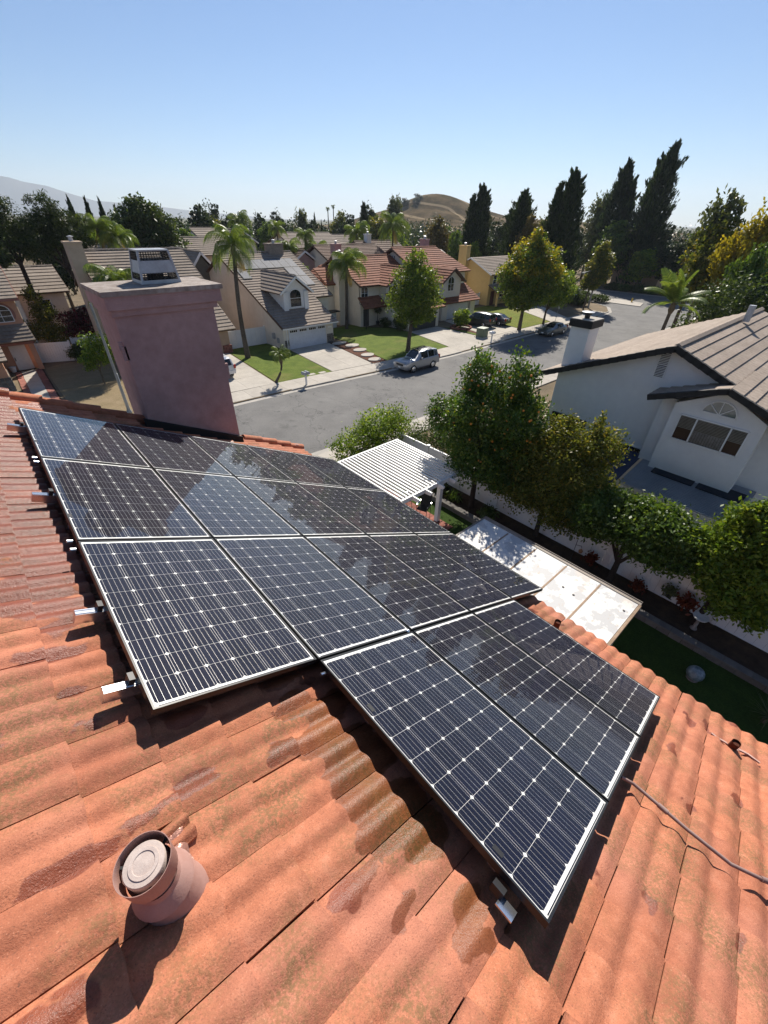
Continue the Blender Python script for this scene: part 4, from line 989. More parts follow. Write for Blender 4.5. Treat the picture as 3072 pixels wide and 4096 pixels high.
def right_house():
    h = thing('white_gabled_house', 'white stucco neighbour house with dark roof trim and white chimney on the right', 'house', (26,6,0), world=True)
    w = M['white_wall']; rm = M['roof_right']; X = 22.0
    RY, RZ, SL = 5.27, 7.80, .4153
    zr = lambda y: RZ-abs(y-RY)*SL
    ob('wall', MB().prism([(X,10.35,0),(X,10.35,zr(10.35)-.12),(X,RY,RZ-.12),(X,-.15,zr(-.15)-.12),(X,-.15,0)], (14.0,0,0)), w, h)
    slope(h, (36.4,11.05,zr(11.05)),(21.55,11.05,zr(11.05)),(21.55,RY,RZ),(36.4,RY,RZ), 14, rm, rib=.33)
    slope(h, (21.55,-1.6,zr(-1.6)),(36.4,-1.6,zr(-1.6)),(36.4,RY,RZ),(21.55,RY,RZ), 14, rm, rise=.07, rib=.33)
    ridgecap(h, (21.55,RY,RZ+.08),(36.4,RY,RZ+.08), rm, .3)
    # dark rake tiles, one by one
    for ya, yb in ((11.05,RY),(RY,2.6)):
        L = abs(yb-ya); n = int(L/.36); d = (yb-ya)/n
        for i in range(n):
            y0, y1 = ya+d*i, ya+d*(i+1.08)
            ob('rake_tile', MB().bar((21.50,y0,zr(y0)-.06+.02*(1)),(21.50,y1,zr(min(max(y1,-2),12) if ya > yb and yb != RY else y1)-.06),.16,.26), M['dark_trim'], h)
    # bump-out with lower gable
    B = 21.0; by0, by1, ez, ay, az = 1.10, 4.35, 5.86, 2.72, 6.82
    ob('bay_wall', MB().prism([(B,by1,2.6),(B,by1,ez-.1),(B,ay,az-.22),(B,by0,ez-.1),(B,by0,2.6)], (1.2,0,0)), w, h)
    sl2 = (az-ez)/(5.35-ay)
    zb = lambda y: az-abs(y-ay)*(az-ez)/(5.35-ay)
    slope(h, (22.9,5.35,ez),(20.65,5.35,ez),(20.65,ay,az),(24.6,ay,az), 6, rm, rib=.33)
    slope(h, (20.65,-.3,zb(-.3)),(22.6,-.3,zb(-.3)),(24.6,ay,az),(20.65,ay,az), 7, rm, rib=.33)
    for ya, yb in ((5.38,ay),(ay,-.3)):
        n = 8; d = (yb-ya)/n
        for i in range(n):
            y0, y1 = ya+d*i, ya+d*(i+1.05); ob('rake_tile', MB().bar((20.60,y0,zb(y0)-.04),(20.60,y1,zb(y1)-.05),.16,.24), M['dark_trim'], h)
    ob('pilaster', MB().box(21.5,22.0,4.36,5.0,2.6,5.75), w, h)
    # half round window
    hw = MB(); c = Vector((B-.03,2.72,5.70)); rr = .60; arc = [c+Vector((0,math.cos(a)*rr,math.sin(a)*rr*.92)) for a in np.linspace(0, math.pi, 13)]
    for a, b in zip(arc, arc[1:]+arc[:1]): hw.bar(a, b, .05, .05, (1,0,0))
    hw.bar(c, c+Vector((0,0,rr*.92)), .03, .03, (1,0,0)); hw.bar(c, c+Vector((0,rr*.7,rr*.62)), .03, .03, (1,0,0)); hw.bar(c, c+Vector((0,-rr*.7,rr*.62)), .03, .03, (1,0,0))
    wv = ob('half_round_window', hw, M['white'], h); ob('pane', MB().add([p+Vector((.018,0,0)) for p in arc], [tuple(range(13))]), M['glass_pale'], wv)
    # three part window with blinds and curtain
    wy0, wy1, wz0, wz1 = 1.50, 3.97, 4.26, 5.36
    f = MB()
    for a, b in (((wy0,wz0),(wy1,wz0)),((wy0,wz1),(wy1,wz1)),((wy0,wz0),(wy0,wz1)),((wy1,wz0),(wy1,wz1)),((2.08,wz0),(2.08,wz1)),((3.32,wz0),(3.32,wz1))): f.bar((B-.03,a[0],a[1]),(B-.03,b[0],b[1]),.06,.06,(1,0,0))
    tw = ob('triple_window', f, M['white'], h)
    ob('interior', MB().box(B-.006,B-.004,wy0,wy1,wz0,wz1), M['wood_in'], tw)
    for k in range(9): ob('blind_slat', MB().box(B-.014,B-.008,wy0+.03,wy1-.03,5.30-k*.058-.034,5.30-k*.058), M['blind'], tw)
    for k in range(12): y = 2.13+k*.1; ob('curtain_fold', MB().box(B-.018-.004*(k%2),B-.008,y,y+.088,wz0+.05,4.80), M['curtain'], tw)
    gp = MB().add([(B-.026,wy0,wz0),(B-.026,wy0,wz1),(B-.026,wy1,wz1),(B-.026,wy1,wz0)], [(0,1,2,3)]); ob('pane', gp, M['pane'], tw)
    # small lower windows, dark slots
    for (y, z, ww, hh) in ((9.66,3.13,.82,.48),(8.53,3.13,.82,.48),(8.75,2.35,.7,.34)): win(h, (X,y,z), ww, hh, '-x', fm='dark_trim', fw=.04)
    win(h, (X,5.95,2.75), 1.7, .34, '-x', fm='white', gm='glass', nx=3)
    # gable vents: two ladders of louvres
    for z0 in (6.62,7.18):
        y = 5.66
        v = ob('gable_vent', MB().box(X-.02,X-.001,y-.20,y+.20,z0-.25,z0+.25), M['dark_in'], h)  # dark backing paints in the shade between the louvres
        ob('vent_frame', MB().box(X-.05,X-.001,y-.23,y-.19,z0-.27,z0+.27).box(X-.05,X-.001,y+.19,y+.23,z0-.27,z0+.27), M['white'], v)
        for k in range(7): ob('louvre', MB().obox((X-.045,y,z0-.2+k*.067), (.020,0,-.016), (0,.19,0), (.003,0,.008)), M['whitevinyl'], v)
    # chimney near the street side
    c_ = ob('chimney', MB().box(22.05,23.1,9.35,10.33,4.5,7.95), w, h)
    ob('chimney_cap', MB().box(21.95,23.2,9.25,10.43,7.80,8.14), M['dark_trim'], c_)
    ob('cap_slab', MB().box(21.98,23.17,9.28,10.40,8.14,8.17), M['concrete'], c_)
    ob('flue', MB().lathe([(.13,0),(.13,.16),(.2,.18),(.2,.26),(.06,.30)], 12, (22.5,9.85,8.17)), M['black'], c_)
    ob('rain_cap', MB().lathe([(.30,.27),(.30,.29),(.02,.33)], 14, (22.5,9.85,8.17)), M['galv'], c_)
    ob('vent_stack', MB().tube([(31,4.9,7.8),(31,4.9,8.6)], .16, 12), M['galv'], h)
    # its patio cover: corrugated strips, two dark mats on top
    pc = thing('corrugated_patio_cover', 'grey corrugated patio cover against the white neighbour house', 'patio cover', (20.5,2.4,0), world=True)
    base = MB().prism([(18.95,.3,2.35),(18.95,4.75,2.35),(22.0,4.75,2.72),(22.0,.3,2.72)], (0,0,-.08)); ob('deck', base, M['galv'], pc)
    for k in range(26):
        x = 18.97+k*.116; z = 2.36+(x-18.95)*.1213
        ob('rib', MB().box(x,x+.06,.28,4.77,z,z+.028), M['ribmetal'], pc)
    for (x,y) in ((19.05,.45),(19.05,4.6)): ob('post', MB().box(x-.05,x+.05,y-.05,y+.05,0,2.35), M['white'], pc)
    for (x0,x1,y0,y1,l) in ((20.55,21.35,2.35,4.05,'on the corrugated cover, nearer the street'),(20.55,21.35,.5,2.2,'on the corrugated cover, nearer the back yard')):
        z = lambda x: 2.41+(x-18.95)*.1213
        o = ob('solar_mat', MB().prism([(x0,y0,z(x0)),(x0,y1,z(x0)),(x1,y1,z(x1)),(x1,y0,z(x1))], (0,0,.03)), M['matdark']); tag(o, 'dark mat '+l, 'mat', 'dark mats on the patio cover')
    ss = MB(); n = 10
    for i in range(n+1):
        for j in range(n+1):
            u, v = i/n, j/n; sag = -.35*math.sin(math.pi*u)*math.sin(math.pi*v)
            p = Vector((17.6,8.6,2.5)).lerp(Vector((21.9,9.6,2.6)),u).lerp(Vector((18.4,4.9,2.2)).lerp(Vector((21.9,4.9,2.7)),u),v); ss.v.append((p.x,p.y,p.z+sag))
    for i in range(n):
        for j in range(n): a = i*(n+1)+j; ss.f.append((a,a+1,a+n+2,a+n+1))
    o = ob('shade_sail', ss, M['sail'], None, True); tag(o, 'navy shade sail stretched beside the white house', 'shade sail')
M['ribmetal'] = mat('ribbed_metal', (.42,.44,.48), (.36,.38,.42), 4, .5, .4, .2)
right_house()
# ------------------------------------------------------------------ our side yard
def side_yard():
    struct('yard', polyprism([(9.0,-8),(15.55,-8),(15.55,16.5),(9.0,16.5)], .0, .03), M['lawn_shaded'])
    struct('planting_bed', polyprism([(14.15,-8),(15.6,-8),(15.6,16.4),(14.15,16.4)], .0, .20), M['soil'])
    struct('patio', polyprism([(9.0,9.9),(12.55,9.9),(12.55,16.0),(9.0,16.0)], .0, .05), M['concrete'])
    pv = struct('paving_border', polyprism([(12.55,9.3),(13.0,9.3),(13.0,16.0),(12.55,16.0)], .0, .045), M['soil'])
    for i in range(32): ob('brick', MB().box(12.56,12.99,9.32+i*.208,9.32+i*.208+.195,.02,.062), M['brick'], pv)
    wl = thing('retaining_wall', 'low grey block wall edging the raised bed in our side yard', 'wall', (14.05,4,0), world=True)
    y = -7.9; k = 0
    while y < 16.2:
        ob('block', MB().box(13.95+random.uniform(-.01,.01),14.16,y+.006,y+.394,.0,.26), M['stone'], wl)
        ob('cap_block', MB().box(13.9,14.2,y+.004,y+.396,.262,.33), M['stone'], wl); y += .4
    # white vinyl fence: posts + tongue and groove boards
    fe = thing('vinyl_fence', 'long white vinyl fence along our side yard', 'fence', (15.66,5,0), world=True)
    y = -8.0
    while y < 15.6:
        ob('post', MB().box(15.58,15.72,y-.065,y+.065,0,1.88).box(15.565,15.735,y-.08,y+.08,1.88,1.93), M['whitevinyl'], fe)
        if y+2.4 < 16.2:
            ob('rail', MB().box(15.61,15.69,y+.066,y+2.334,1.74,1.86), M['whitevinyl'], fe); ob('rail', MB().box(15.61,15.69,y+.066,y+2.334,.06,.2), M['whitevinyl'], fe)
            for b in range(8): ob('board', MB().box(15.635,15.665,y+.07+b*.283,y+.07+b*.283+.276,.2,1.74), M['whitevinyl'], fe)
        y += 2.4
    # pergola of white slats
    pg = thing('white_pergola', 'white slatted pergola beside the solar roof', 'pergola', (12.8,10.2,0), world=True)
    ob('post', MB().box(12.70,12.90,10.08,10.28,.03,2.35), M['white'], pg); ob('post', MB().box(12.70,12.90,14.1,14.3,.03,2.35), M['white'], pg)
    ob('post_bracket', MB().box(12.9,13.06,10.1,10.26,2.2,2.36), M['white'], pg)
    ob('beam', MB().box(9.2,14.12,10.0,10.09,2.24,2.44), M['white'], pg); ob('beam', MB().box(9.2,14.12,14.42,14.51,2.24,2.44), M['white'], pg); ob('side_beam', MB().box(14.0,14.08,10.10,14.41,2.24,2.44), M['white'], pg)
    x = 9.5; k = 0
    while x < 13.99:
        ob('slat', MB().box(x,x+.072,10.10,14.41,2.40,2.462), M['white'], pg); x += .196
    for x in (9.95,10.75,11.55,12.35,13.15,13.95): ob('rafter_tail', MB().prism([(x,9.62,2.34),(x,9.68,2.26),(x,9.99,2.22),(x,9.99,2.43),(x,9.62,2.43)], (.06,0,0)), M['white'], pg)
    ob('fan_ring', MB().lathe([(.2,0),(.22,.02),(.2,.04)], 16, (12.5,10.6,2.12)), M['white'], pg)
    # flat white patio cover
    fc = thing('flat_patio_cover', 'flat patio roof with peeling white coating beside our eave', 'patio cover', (10.8,4,0), world=True)
    y0 = 1.10; w = (7.02-1.10)/5
    for k in range(5): ob('roof_panel', MB().box(6.9,11.80,y0+w*k+.012,y0+w*(k+1)-.012,2.28,2.40+.002*(k%2)), M['patio_white'], fc)
    for k in range(1,5): ob('seam', MB().box(6.95,11.72,y0+w*k-.03,y0+w*k+.03,2.385,2.408), M['seam'], fc)
    ob('gutter', MB().box(11.80,11.92,1.05,7.07,2.24,2.42).box(11.93,11.95,1.05,7.07,2.24,2.45), M['gutterbrown'], fc); ob('edge_trim', MB().box(6.9,11.8,1.02,1.10,2.26,2.415), M['seam'], fc); ob('edge_trim', MB().box(6.9,11.8,7.02,7.08,2.26,2.415), M['gutterbrown'], fc)
    for (x,y) in ((11.6,1.25),(11.6,4.1),(11.6,6.9)): ob('post', MB().box(x-.05,x+.05,y-.05,y+.05,.03,2.28), M['white'], fc)
    for k in range(7):
        x, y = random.uniform(9.8,11.6), random.uniform(1.3,6.8); ob('debris', MB().prism([(x+.05*math.cos(a)*random.uniform(.5,1),y+.04*math.sin(a),2.405) for a in np.linspace(0,6.28,8)[:-1]], (0,0,.012)), M['stone'], fc)
    # chairs, bucket, bird bath, ball ornament, hook with lantern, hanging pots
    def chair(loc, rz, label):
        t_ = thing('patio_chair', label, 'chair', loc, rz, 'patio chairs')
        ob('seat', MB().box(-.26,.26,-.26,.26,.40,.44), M['blackmatte'], t_); ob('backrest', MB().obox((-.32,0,.78), (.012,0,.0), (0,.26,0), (-.10,0,.36)), M['blackmatte'], t_)
        for sy in (-1,1):
            ob('armrest', MB().box(-.32,.22,sy*.29-.02,sy*.29+.02,.62,.645), M['alu'], t_)
            ob('leg', MB().tube([(.24,sy*.27,.0),(.22,sy*.27,.62)], .014, 6), M['black'], t_); ob('leg', MB().tube([(-.30,sy*.27,.0),(-.26,sy*.27,.44)], .014, 6), M['black'], t_)
    chair((12.62,10.95,.05), rad(200), 'black mesh patio chair next to the pergola post'); chair((12.45,12.1,.05), rad(160), 'black patio chair deeper under the pergola')
    t_ = thing('wicker_seat', 'round wicker seat half hidden by the panels under the pergola', 'seat', (11.7,11.4,.05)); ob('basket', MB().lathe([(.3,0),(.34,.2),(.32,.42),(.25,.46),(.0,.47)], 16), M['wicker'], t_, True); ob('rim', MB().lathe([(.33,.41),(.35,.44),(.32,.46)], 16), M['wicker'], t_, True)
    t_ = thing('white_bucket', 'white bucket standing on the bed wall by the pergola post', 'bucket', (14.03,11.85,.33)); ob('pail', MB().lathe([(.0,.0),(.13,.0),(.16,.38),(.15,.38),(.12,.03)], 16), M['white'], t_, True); ob('rim', MB().lathe([(.16,.36),(.175,.37),(.16,.39)], 16), M['white'], t_, True)
    t_ = thing('bird_bath', 'white bird bath bowl standing in the raised bed', 'bird bath', (14.85,-.40,.2)); ob('pedestal', MB().lathe([(.12,0),(.06,.1),(.05,.42),(.1,.5)], 14), M['cap_conc'], t_, True); ob('bowl', MB().lathe([(.05,.5),(.22,.56),(.25,.62),(.235,.62),(.05,.57),(0,.57)], 18), M['white'], t_, True)
    t_ = thing('blue_globe', 'mottled blue and white garden globe on the lawn', 'garden globe', (12.75,-1.05,.03)); ob('globe', MB().lathe([(.01+.24*math.sin(a),.26-.24*math.cos(a)) for a in np.linspace(0,math.pi,12)], 18), M['bluewhite'], t_, True); ob('base', MB().lathe([(.18,0),(.16,.06),(.1,.08)], 14), M['stone'], t_, True)
    t_ = thing('shepherd_hook', 'black shepherd hook with a hanging lantern and a gourd in the bed', 'plant hook', (14.9,4.35,.2)); ob('pole', MB().tube([(0,0,0),(0,0,1.15),(0,.05,1.28),(0,.18,1.32),(0,.28,1.24)], .012, 6), M['black'], t_); ob('arm', MB().tube([(0,0,.85),(0,-.22,.92),(0,-.26,.84)], .01, 6), M['black'], t_)
    ob('lantern', MB().lathe([(.0,.28),(.05,.24),(.07,.2),(.07,.05),(.04,0)], 10, (0,.28,.92)), M['green_box'], t_, True); ob('gourd', MB().lathe([(.0,.22),(.04,.16),(.09,.09),(.07,.0),(0,-.02)], 10, (0,-.26,.6)), M['gourd'], t_, True)
M['gutterbrown'] = mat('tan_gutter', (.34,.29,.24), None, 4, .6, .3)
M['wicker'] = mat('wicker', (.42,.35,.30), (.22,.17,.14), 40, .8, .2, bmp=.6, bscale=60)
M['bluewhite'] = mat('mottled_globe', (.30,.36,.38), (.03,.07,.10), 9, .3, .5, big=.2)
M['gourd'] = plain('gourd', (.35,.17,.07), .6)
M['terracotta'] = plain('terracotta_pot', (.32,.12,.07), .8)
side_yard()
# fences across the street
def board_fence(label, a, b, h=1.8, n=None, gate=False):
    a, b = Vector((*a,.09)), Vector((*b,.09)); L = (b-a).length; d = (b-a)/L; n = n or max(2,int(L/.3))
    t_ = thing('white_fence', label, 'fence', tuple((a+b)/2), world=True); up = Vector((0,0,1)); nn = d.cross(up)
    for i in range(n):
        p = a+d*L*(i+.5)/n; ob('board', MB().obox(p+up*h/2, d*(L/n/2-.008), nn*.02, up*h/2), M['whitevinyl'], t_)
    for s_ in (.15,h-.06): ob('rail', MB().obox((a+b)/2+up*s_, d*L/2, nn*.035, up*.06), M['whitevinyl'], t_)
    for p in (a,b): ob('post', MB().obox(p+up*(h/2+.06), d*.06, nn*.06, up*(h/2+.06)), M['whitevinyl'], t_)
board_fence('white gate fence between the beige house and the dormer house', (18.7,46.5),(23.35,46.5),1.85,8)
board_fence('white leaning board fence beside the peach house porch', (2.5,52.9),(5.2,51.9),1.8,14)
board_fence('white fence section right of the leaning fence behind the round bush', (5.6,53.3),(8.6,53.0),1.8,10)
board_fence('white fence between the dormer house and the red roofed house', (32.6,48.3),(35.1,48.8),1.8,6)
board_fence('white fence between the arched window house and the yellow house', (58.4,48.9),(66.3,48.9),1.8,16)
# ------------------------------------------------------------------ vegetation kit
def leafV(P, size, aspect=.45, tdir=None, tspread=1.0, jit=.35):
    """diamond leaves at points P; tdir = preferred long axis (n,3) or None"""
    n = len(P); T = rng.normal(size=(n,3))
    if tdir is not None: T = tdir+T*tspread*.5
    T /= np.linalg.norm(T, axis=1, keepdims=True)+1e-9
    Q = rng.normal(size=(n,3))+np.array([0,0,.5]); Wd = np.cross(T, Q); Wd /= np.linalg.norm(Wd, axis=1, keepdims=True)+1e-9
    L = size*(1+jit*rng.uniform(-1,1,size=(n,1))); V = np.empty((n,4,3))
    V[:,0] = P-T*L*.5; V[:,1] = P+Wd*L*aspect*.5; V[:,2] = P+T*L*.5; V[:,3] = P-Wd*L*aspect*.5
    return V.reshape(-1,3), np.arange(n*4).reshape(-1,4)
def lobe_points(lobes, ncl, per, spread, gap=.0):
    out = []
    vol = np.array([l[1][0]*l[1][1]*l[1][2] for l in lobes])**.67; vol /= vol.sum()
    for (c, r), f in zip(lobes, vol):
        k = max(3, int(ncl*f)); d = rng.normal(size=(k,3)); d /= np.linalg.norm(d, axis=1, keepdims=True)
        rr = rng.uniform(.12,1,size=(k,1))**.42; cc = np.array(c)+d*rr*np.array(r)
        if gap:
            ph = np.sin(cc[:,0]*2.1+1.3*cc[:,2])+np.sin(cc[:,1]*2.3-1.1*cc[:,2])+np.sin(cc[:,2]*1.9); cc = cc[ph > -3*(1-gap)]
        s_ = spread*np.array(r)
        out.append((np.repeat(cc, per, axis=0)+rng.normal(size=(len(cc)*per,3))*s_))
    return np.vstack(out)
def trunk_mesh(segs, mt, n=7):
    mb = MB()
    for pts, rs in segs: mb.tube(pts, rs, n)
    return mesh_of('trunk', mb, mt, True)
def limbs(h0, lobes, r0, lean=(0,0), seed=1):
    rs = random.Random(seed); top = Vector((lean[0],lean[1],h0)); segs = [([(0,0,-.1),(lean[0]*.3,lean[1]*.3,h0*.5),tuple(top)], [r0*1.25,r0,r0*.85])]
    for c, r in lobes[:9]:
        c = Vector(c); mid = top.lerp(c,.5)+Vector((rs.uniform(-.2,.2),rs.uniform(-.2,.2),.15*r[2])); segs.append(([tuple(top-Vector((0,0,.1))),tuple(mid),tuple(c+Vector((0,0,r[2]*.3)))], [r0*.6,r0*.35,r0*.08]))
    return segs
def broad(name, label, loc, lobes, ncl, per, size, mt, h0, r0, spread=.16, tm='trunk', group=None, cat='tree', gap=.1, lean=(0,0), asp=.5, seed=1):
    t_ = thing(name, label, cat, loc, 0, group)
    if h0: link('trunk', trunk_mesh(limbs(h0, lobes, r0, lean, seed), M[tm]), t_)
    V, F = leafV(lobe_points(lobes, ncl, per, spread, gap), size, asp)
    V[:,2] = np.maximum(V[:,2], .02)
    link('crown' if h0 else 'foliage', fast_mesh('crown', V, F, M[mt]), t_); return t_
def rand_lobes(h_bot, h_top, w, n, seed, squash=.8, taper=.5):
    rs = random.Random(seed); out = []; H = h_top-h_bot
    for i in range(n):
        f = (i+.5)/n; z = h_bot+H*(.15+.72*f); wr = w/2*(1-taper*abs(f-.38)*1.3); a = rs.uniform(0,6.28)+i*2.4; rr = wr*rs.uniform(.35,.62)
        rad_ = wr*rs.uniform(.42,.6); out.append(((math.cos(a)*rr,math.sin(a)*rr,z),(rad_,rad_,rad_*squash)))
    out.append(((0,0,h_bot+H*.5),(w*.28,w*.28,H*.42))); return out
def conifer_mesh(h, w, mt, nb=46, seed=1, size=.5, leaders=3, per=90, z0=.10, spiky=1.0):
    """tall dark multi-spired evergreen: rising limbs, plume-like clusters"""
    r_ = np.random.default_rng(seed); segs = [([(0,0,-.1),(0,0,h*.5),(0,0,h*.93)], [h*.016,h*.010,.02])]; P = []; T = []
    L = [(0,0,1.0)]+[(math.cos(a)*w*.24,math.sin(a)*w*.24,r_.uniform(.66,.92)) for a in r_.uniform(0,6.28,leaders-1)]
    for li, (lx, ly, lh) in enumerate(L):
        if li: segs.append(([(0,0,h*.25),(lx,ly,h*.5),(lx*1.1,ly*1.1,h*lh*.95)], [h*.008,h*.006,.02]))
        m = int(nb*(1.0 if li == 0 else .55))
        for k in range(m):
            f = z0+(1-z0)*(k+r_.uniform(0,1))/m; zt = h*lh*f; R_ = w*.5*(1.0 if li == 0 else .65)*(max(0,1-f**2.3)**.75*.92+.10)*r_.uniform(.6,1.12); a = r_.uniform(0,6.28)
            bx, by = lx*min(1,f*1.4), ly*min(1,f*1.4); d = np.array([math.cos(a)*R_, math.sin(a)*R_, R_*.75*spiky+.5]); base = np.array([bx,by,zt-R_*.6])
            tt = r_.uniform(.35,1.05,size=(per,1)); q = base+d*tt+r_.normal(size=(per,3))*np.array([.22,.22,.36])*max(.30,R_*.36)
            P.append(q); T.append(np.tile(d/np.linalg.norm(d)+np.array([0,0,.8]), (per,1)))
    for li, (lx, ly, lh) in enumerate(L):      # inner sprays between the limbs
        m = 9000 if li == 0 else 4000; f = r_.uniform(.05,1,m); a = r_.uniform(0,6.28,m)
        lob = .62+.38*np.abs(np.sin(a*2.5+f*23+li))*np.abs(np.cos(a*1.5-f*31)); R_ = w*.5*(1.0 if li == 0 else .6)*(np.maximum(0,1-f**2.3)**.75*.86+.08)*lob*r_.uniform(0,1,m)**.4
        P.append(np.c_[lx*np.minimum(1,f*1.4)+np.cos(a)*R_, ly*np.minimum(1,f*1.4)+np.sin(a)*R_, h*lh*f+r_.normal(size=m)*.2]); T.append(np.c_[np.cos(a)*.5, np.sin(a)*.5, np.ones(m)])
    P = np.vstack(P); T = np.vstack(T); P[:,2] = np.clip(P[:,2], .4, h*1.04); V, F = leafV(P, size, .28, T, .7)
    return trunk_mesh(segs, M['trunk_dark'], 6), fast_mesh('crown', V, F, mt)
CON = []
for k, (nb, ld, sd_) in enumerate(((44,3,3),(40,2,8),(52,4,21),(34,1,5))): CON.append(conifer_mesh(18.0, 7.0, M['l_dark'], nb, sd_, .62, ld, 80))
def conifer(name, label, x, y, h, w, k, group=None, rz=0, lean=0.0):
    t_ = thing(name, label, 'tree', (x,y,0), rz, group); t_.scale = (w/12.0,w/12.0,h/22.0); t_.rotation_euler = (lean*.3,lean,rz)
    link('trunk', CON[k][0], t_); link('crown', CON[k][1], t_); return t_
def proto_crown(seed, ncl, per, size, mt, n=9, squash=.9, taper=.5, gap=.12, spread=.15):
    lb = rand_lobes(2.2, 10.0, 7.0, n, seed, squash, taper); V, F = leafV(lobe_points(lb, ncl, per, spread, gap), size, .5)
    return trunk_mesh(limbs(3.0, lb, .22, (0,0), seed), M['trunk']), fast_mesh('crown', V, F, M[mt]) if isinstance(mt, str) else None, (V, F)
BR = {}
for nm, sd_, mt_ in (('dark',2,'l_dark'),('pine',5,'l_pine'),('mid',9,'l_mid'),('bright',14,'l_bright'),('brown',18,'l_brown'),('olive',23,'l_olive'),('grey',31,'l_grey'),('yellow',37,'l_yellow')):
    BR[nm] = proto_crown(sd_, 240, 26, .42, mt_)[:2]
def far_tree(name, label, x, y, h, w, kind, group=None, rz=None, cat='tree', base=0.0):
    t_ = thing(name, label, cat, (x,y,base), random.uniform(0,6.28) if rz is None else rz, group); t_.scale = (w/7.0,w/7.0,(h-base)/10.2)
    link('trunk', BR[kind][0], t_); link('crown', BR[kind][1], t_); return t_
def frond_mesh(L, elev, droop, nleaf, ll, mt, hang=.6, seed=1, wid=.05):
    rs = np.random.default_rng(seed); mb = MB(); pts = []; a = elev; p = np.array([0.,0.,0.]); n = 14
    for i in range(n+1):
        pts.append(p.copy()); p = p+np.array([math.cos(a),0,math.sin(a)])*L/n; a -= droop/n*(.5+i/n)
    mb.tube([tuple(q) for q in pts], [.03*(1-.85*i/n) for i in range(n+1)], 4, False)
    for k in range(nleaf):
        f = .10+.9*k/nleaf; i = min(n-1,int(f*n)); q = pts[i]+(pts[i+1]-pts[i])*(f*n-i); tg = pts[min(i+1,n)]-pts[i]; tg /= np.linalg.norm(tg)
        for s_ in (-1,1):
            l_ = ll*(math.sin(math.pi*(.12+.83*f))**.6)*rs.uniform(.85,1.1); d = np.array([tg[0]*.6, s_*(.8 if hang < 1 else .5), tg[2]*.6]); d /= np.linalg.norm(d); w = wid*np.array([tg[0],0,tg[2]])
            m_ = q+d*l_*.5+np.array([0,0,-.12*hang*l_]); e = q+d*l_*.92+np.array([0,0,-hang*l_*.75])
            mb.add([q-w*.5,q+w*.5,m_+w*.6,m_-w*.6,e], [(0,1,2,3),(3,2,4)])
    return mesh_of('frond', mb, mt)
FR = [frond_mesh(2.3,e,d,46,.80,M['l_palm'],1.5,i,.026) for i, (e,d) in enumerate(((1.2,1.9),(.85,2.4),(.45,2.5),(-.1,1.9)))]
FRK = [frond_mesh(2.6,e,d,46,.62,M['l_palm'],.35,i+20,.05) for i, (e,d) in enumerate(((1.4,.6),(1.15,1.0),(.75,1.3),(.25,1.3)))]
FR_DRY = frond_mesh(2.2,-.9,.6,26,.5,M['l_palmdry'],.6,9)
def palm(label, base, top, nf=20, scale=1.0, trunk_r=.16, sk=True, group=None, fr=FR, name='palm_tree', bend=(0,0), dry=3):
    b, tp = Vector(base), Vector(top); t_ = thing(name, label, 'palm tree', base, 0, group); d = tp-b
    pts = [d*f+Vector((bend[0]*math.sin(math.pi*f),bend[1]*math.sin(math.pi*f),0)) for f in [i/8 for i in range(9)]]
    link('trunk', mesh_of('trunk', MB().tube(pts, [trunk_r*(1.5-.3*min(1,f*6)-.35*f) if f < .3 else trunk_r*(1.15-.3*f) for f in np.linspace(0,1,9)], 10), M['palm_trunk'], True), t_)
    link('crownshaft', mesh_of('crownshaft', MB().lathe([(trunk_r*.9,-.7),(trunk_r*1.7,-.35),(trunk_r*1.2,.1),(trunk_r*.3,.35)], 10, tuple(d)), M['trunk'], True), t_)
    for k in range(nf):
        a = k*2.39996+random.uniform(-.35,.35); i = random.choice((0,0,1,1,2,2,3)) if k > 3 else 0; me = fr[i]
        link('frond', me, t_, Matrix.Translation(d+Vector((0,0,.1))) @ Matrix.Rotation(a,4,'Z') @ Matrix.Rotation(random.uniform(-.4,.25),4,'Y') @ Matrix.Rotation(random.uniform(-.5,.5),4,'X') @ Matrix.Scale(scale*random.uniform(.72,1.12),4))
    for k in range(dry): link('dry_frond', FR_DRY, t_, Matrix.Translation(d) @ Matrix.Rotation(k*2.1+.4,4,'Z') @ Matrix.Scale(scale*.8,4))
    return t_
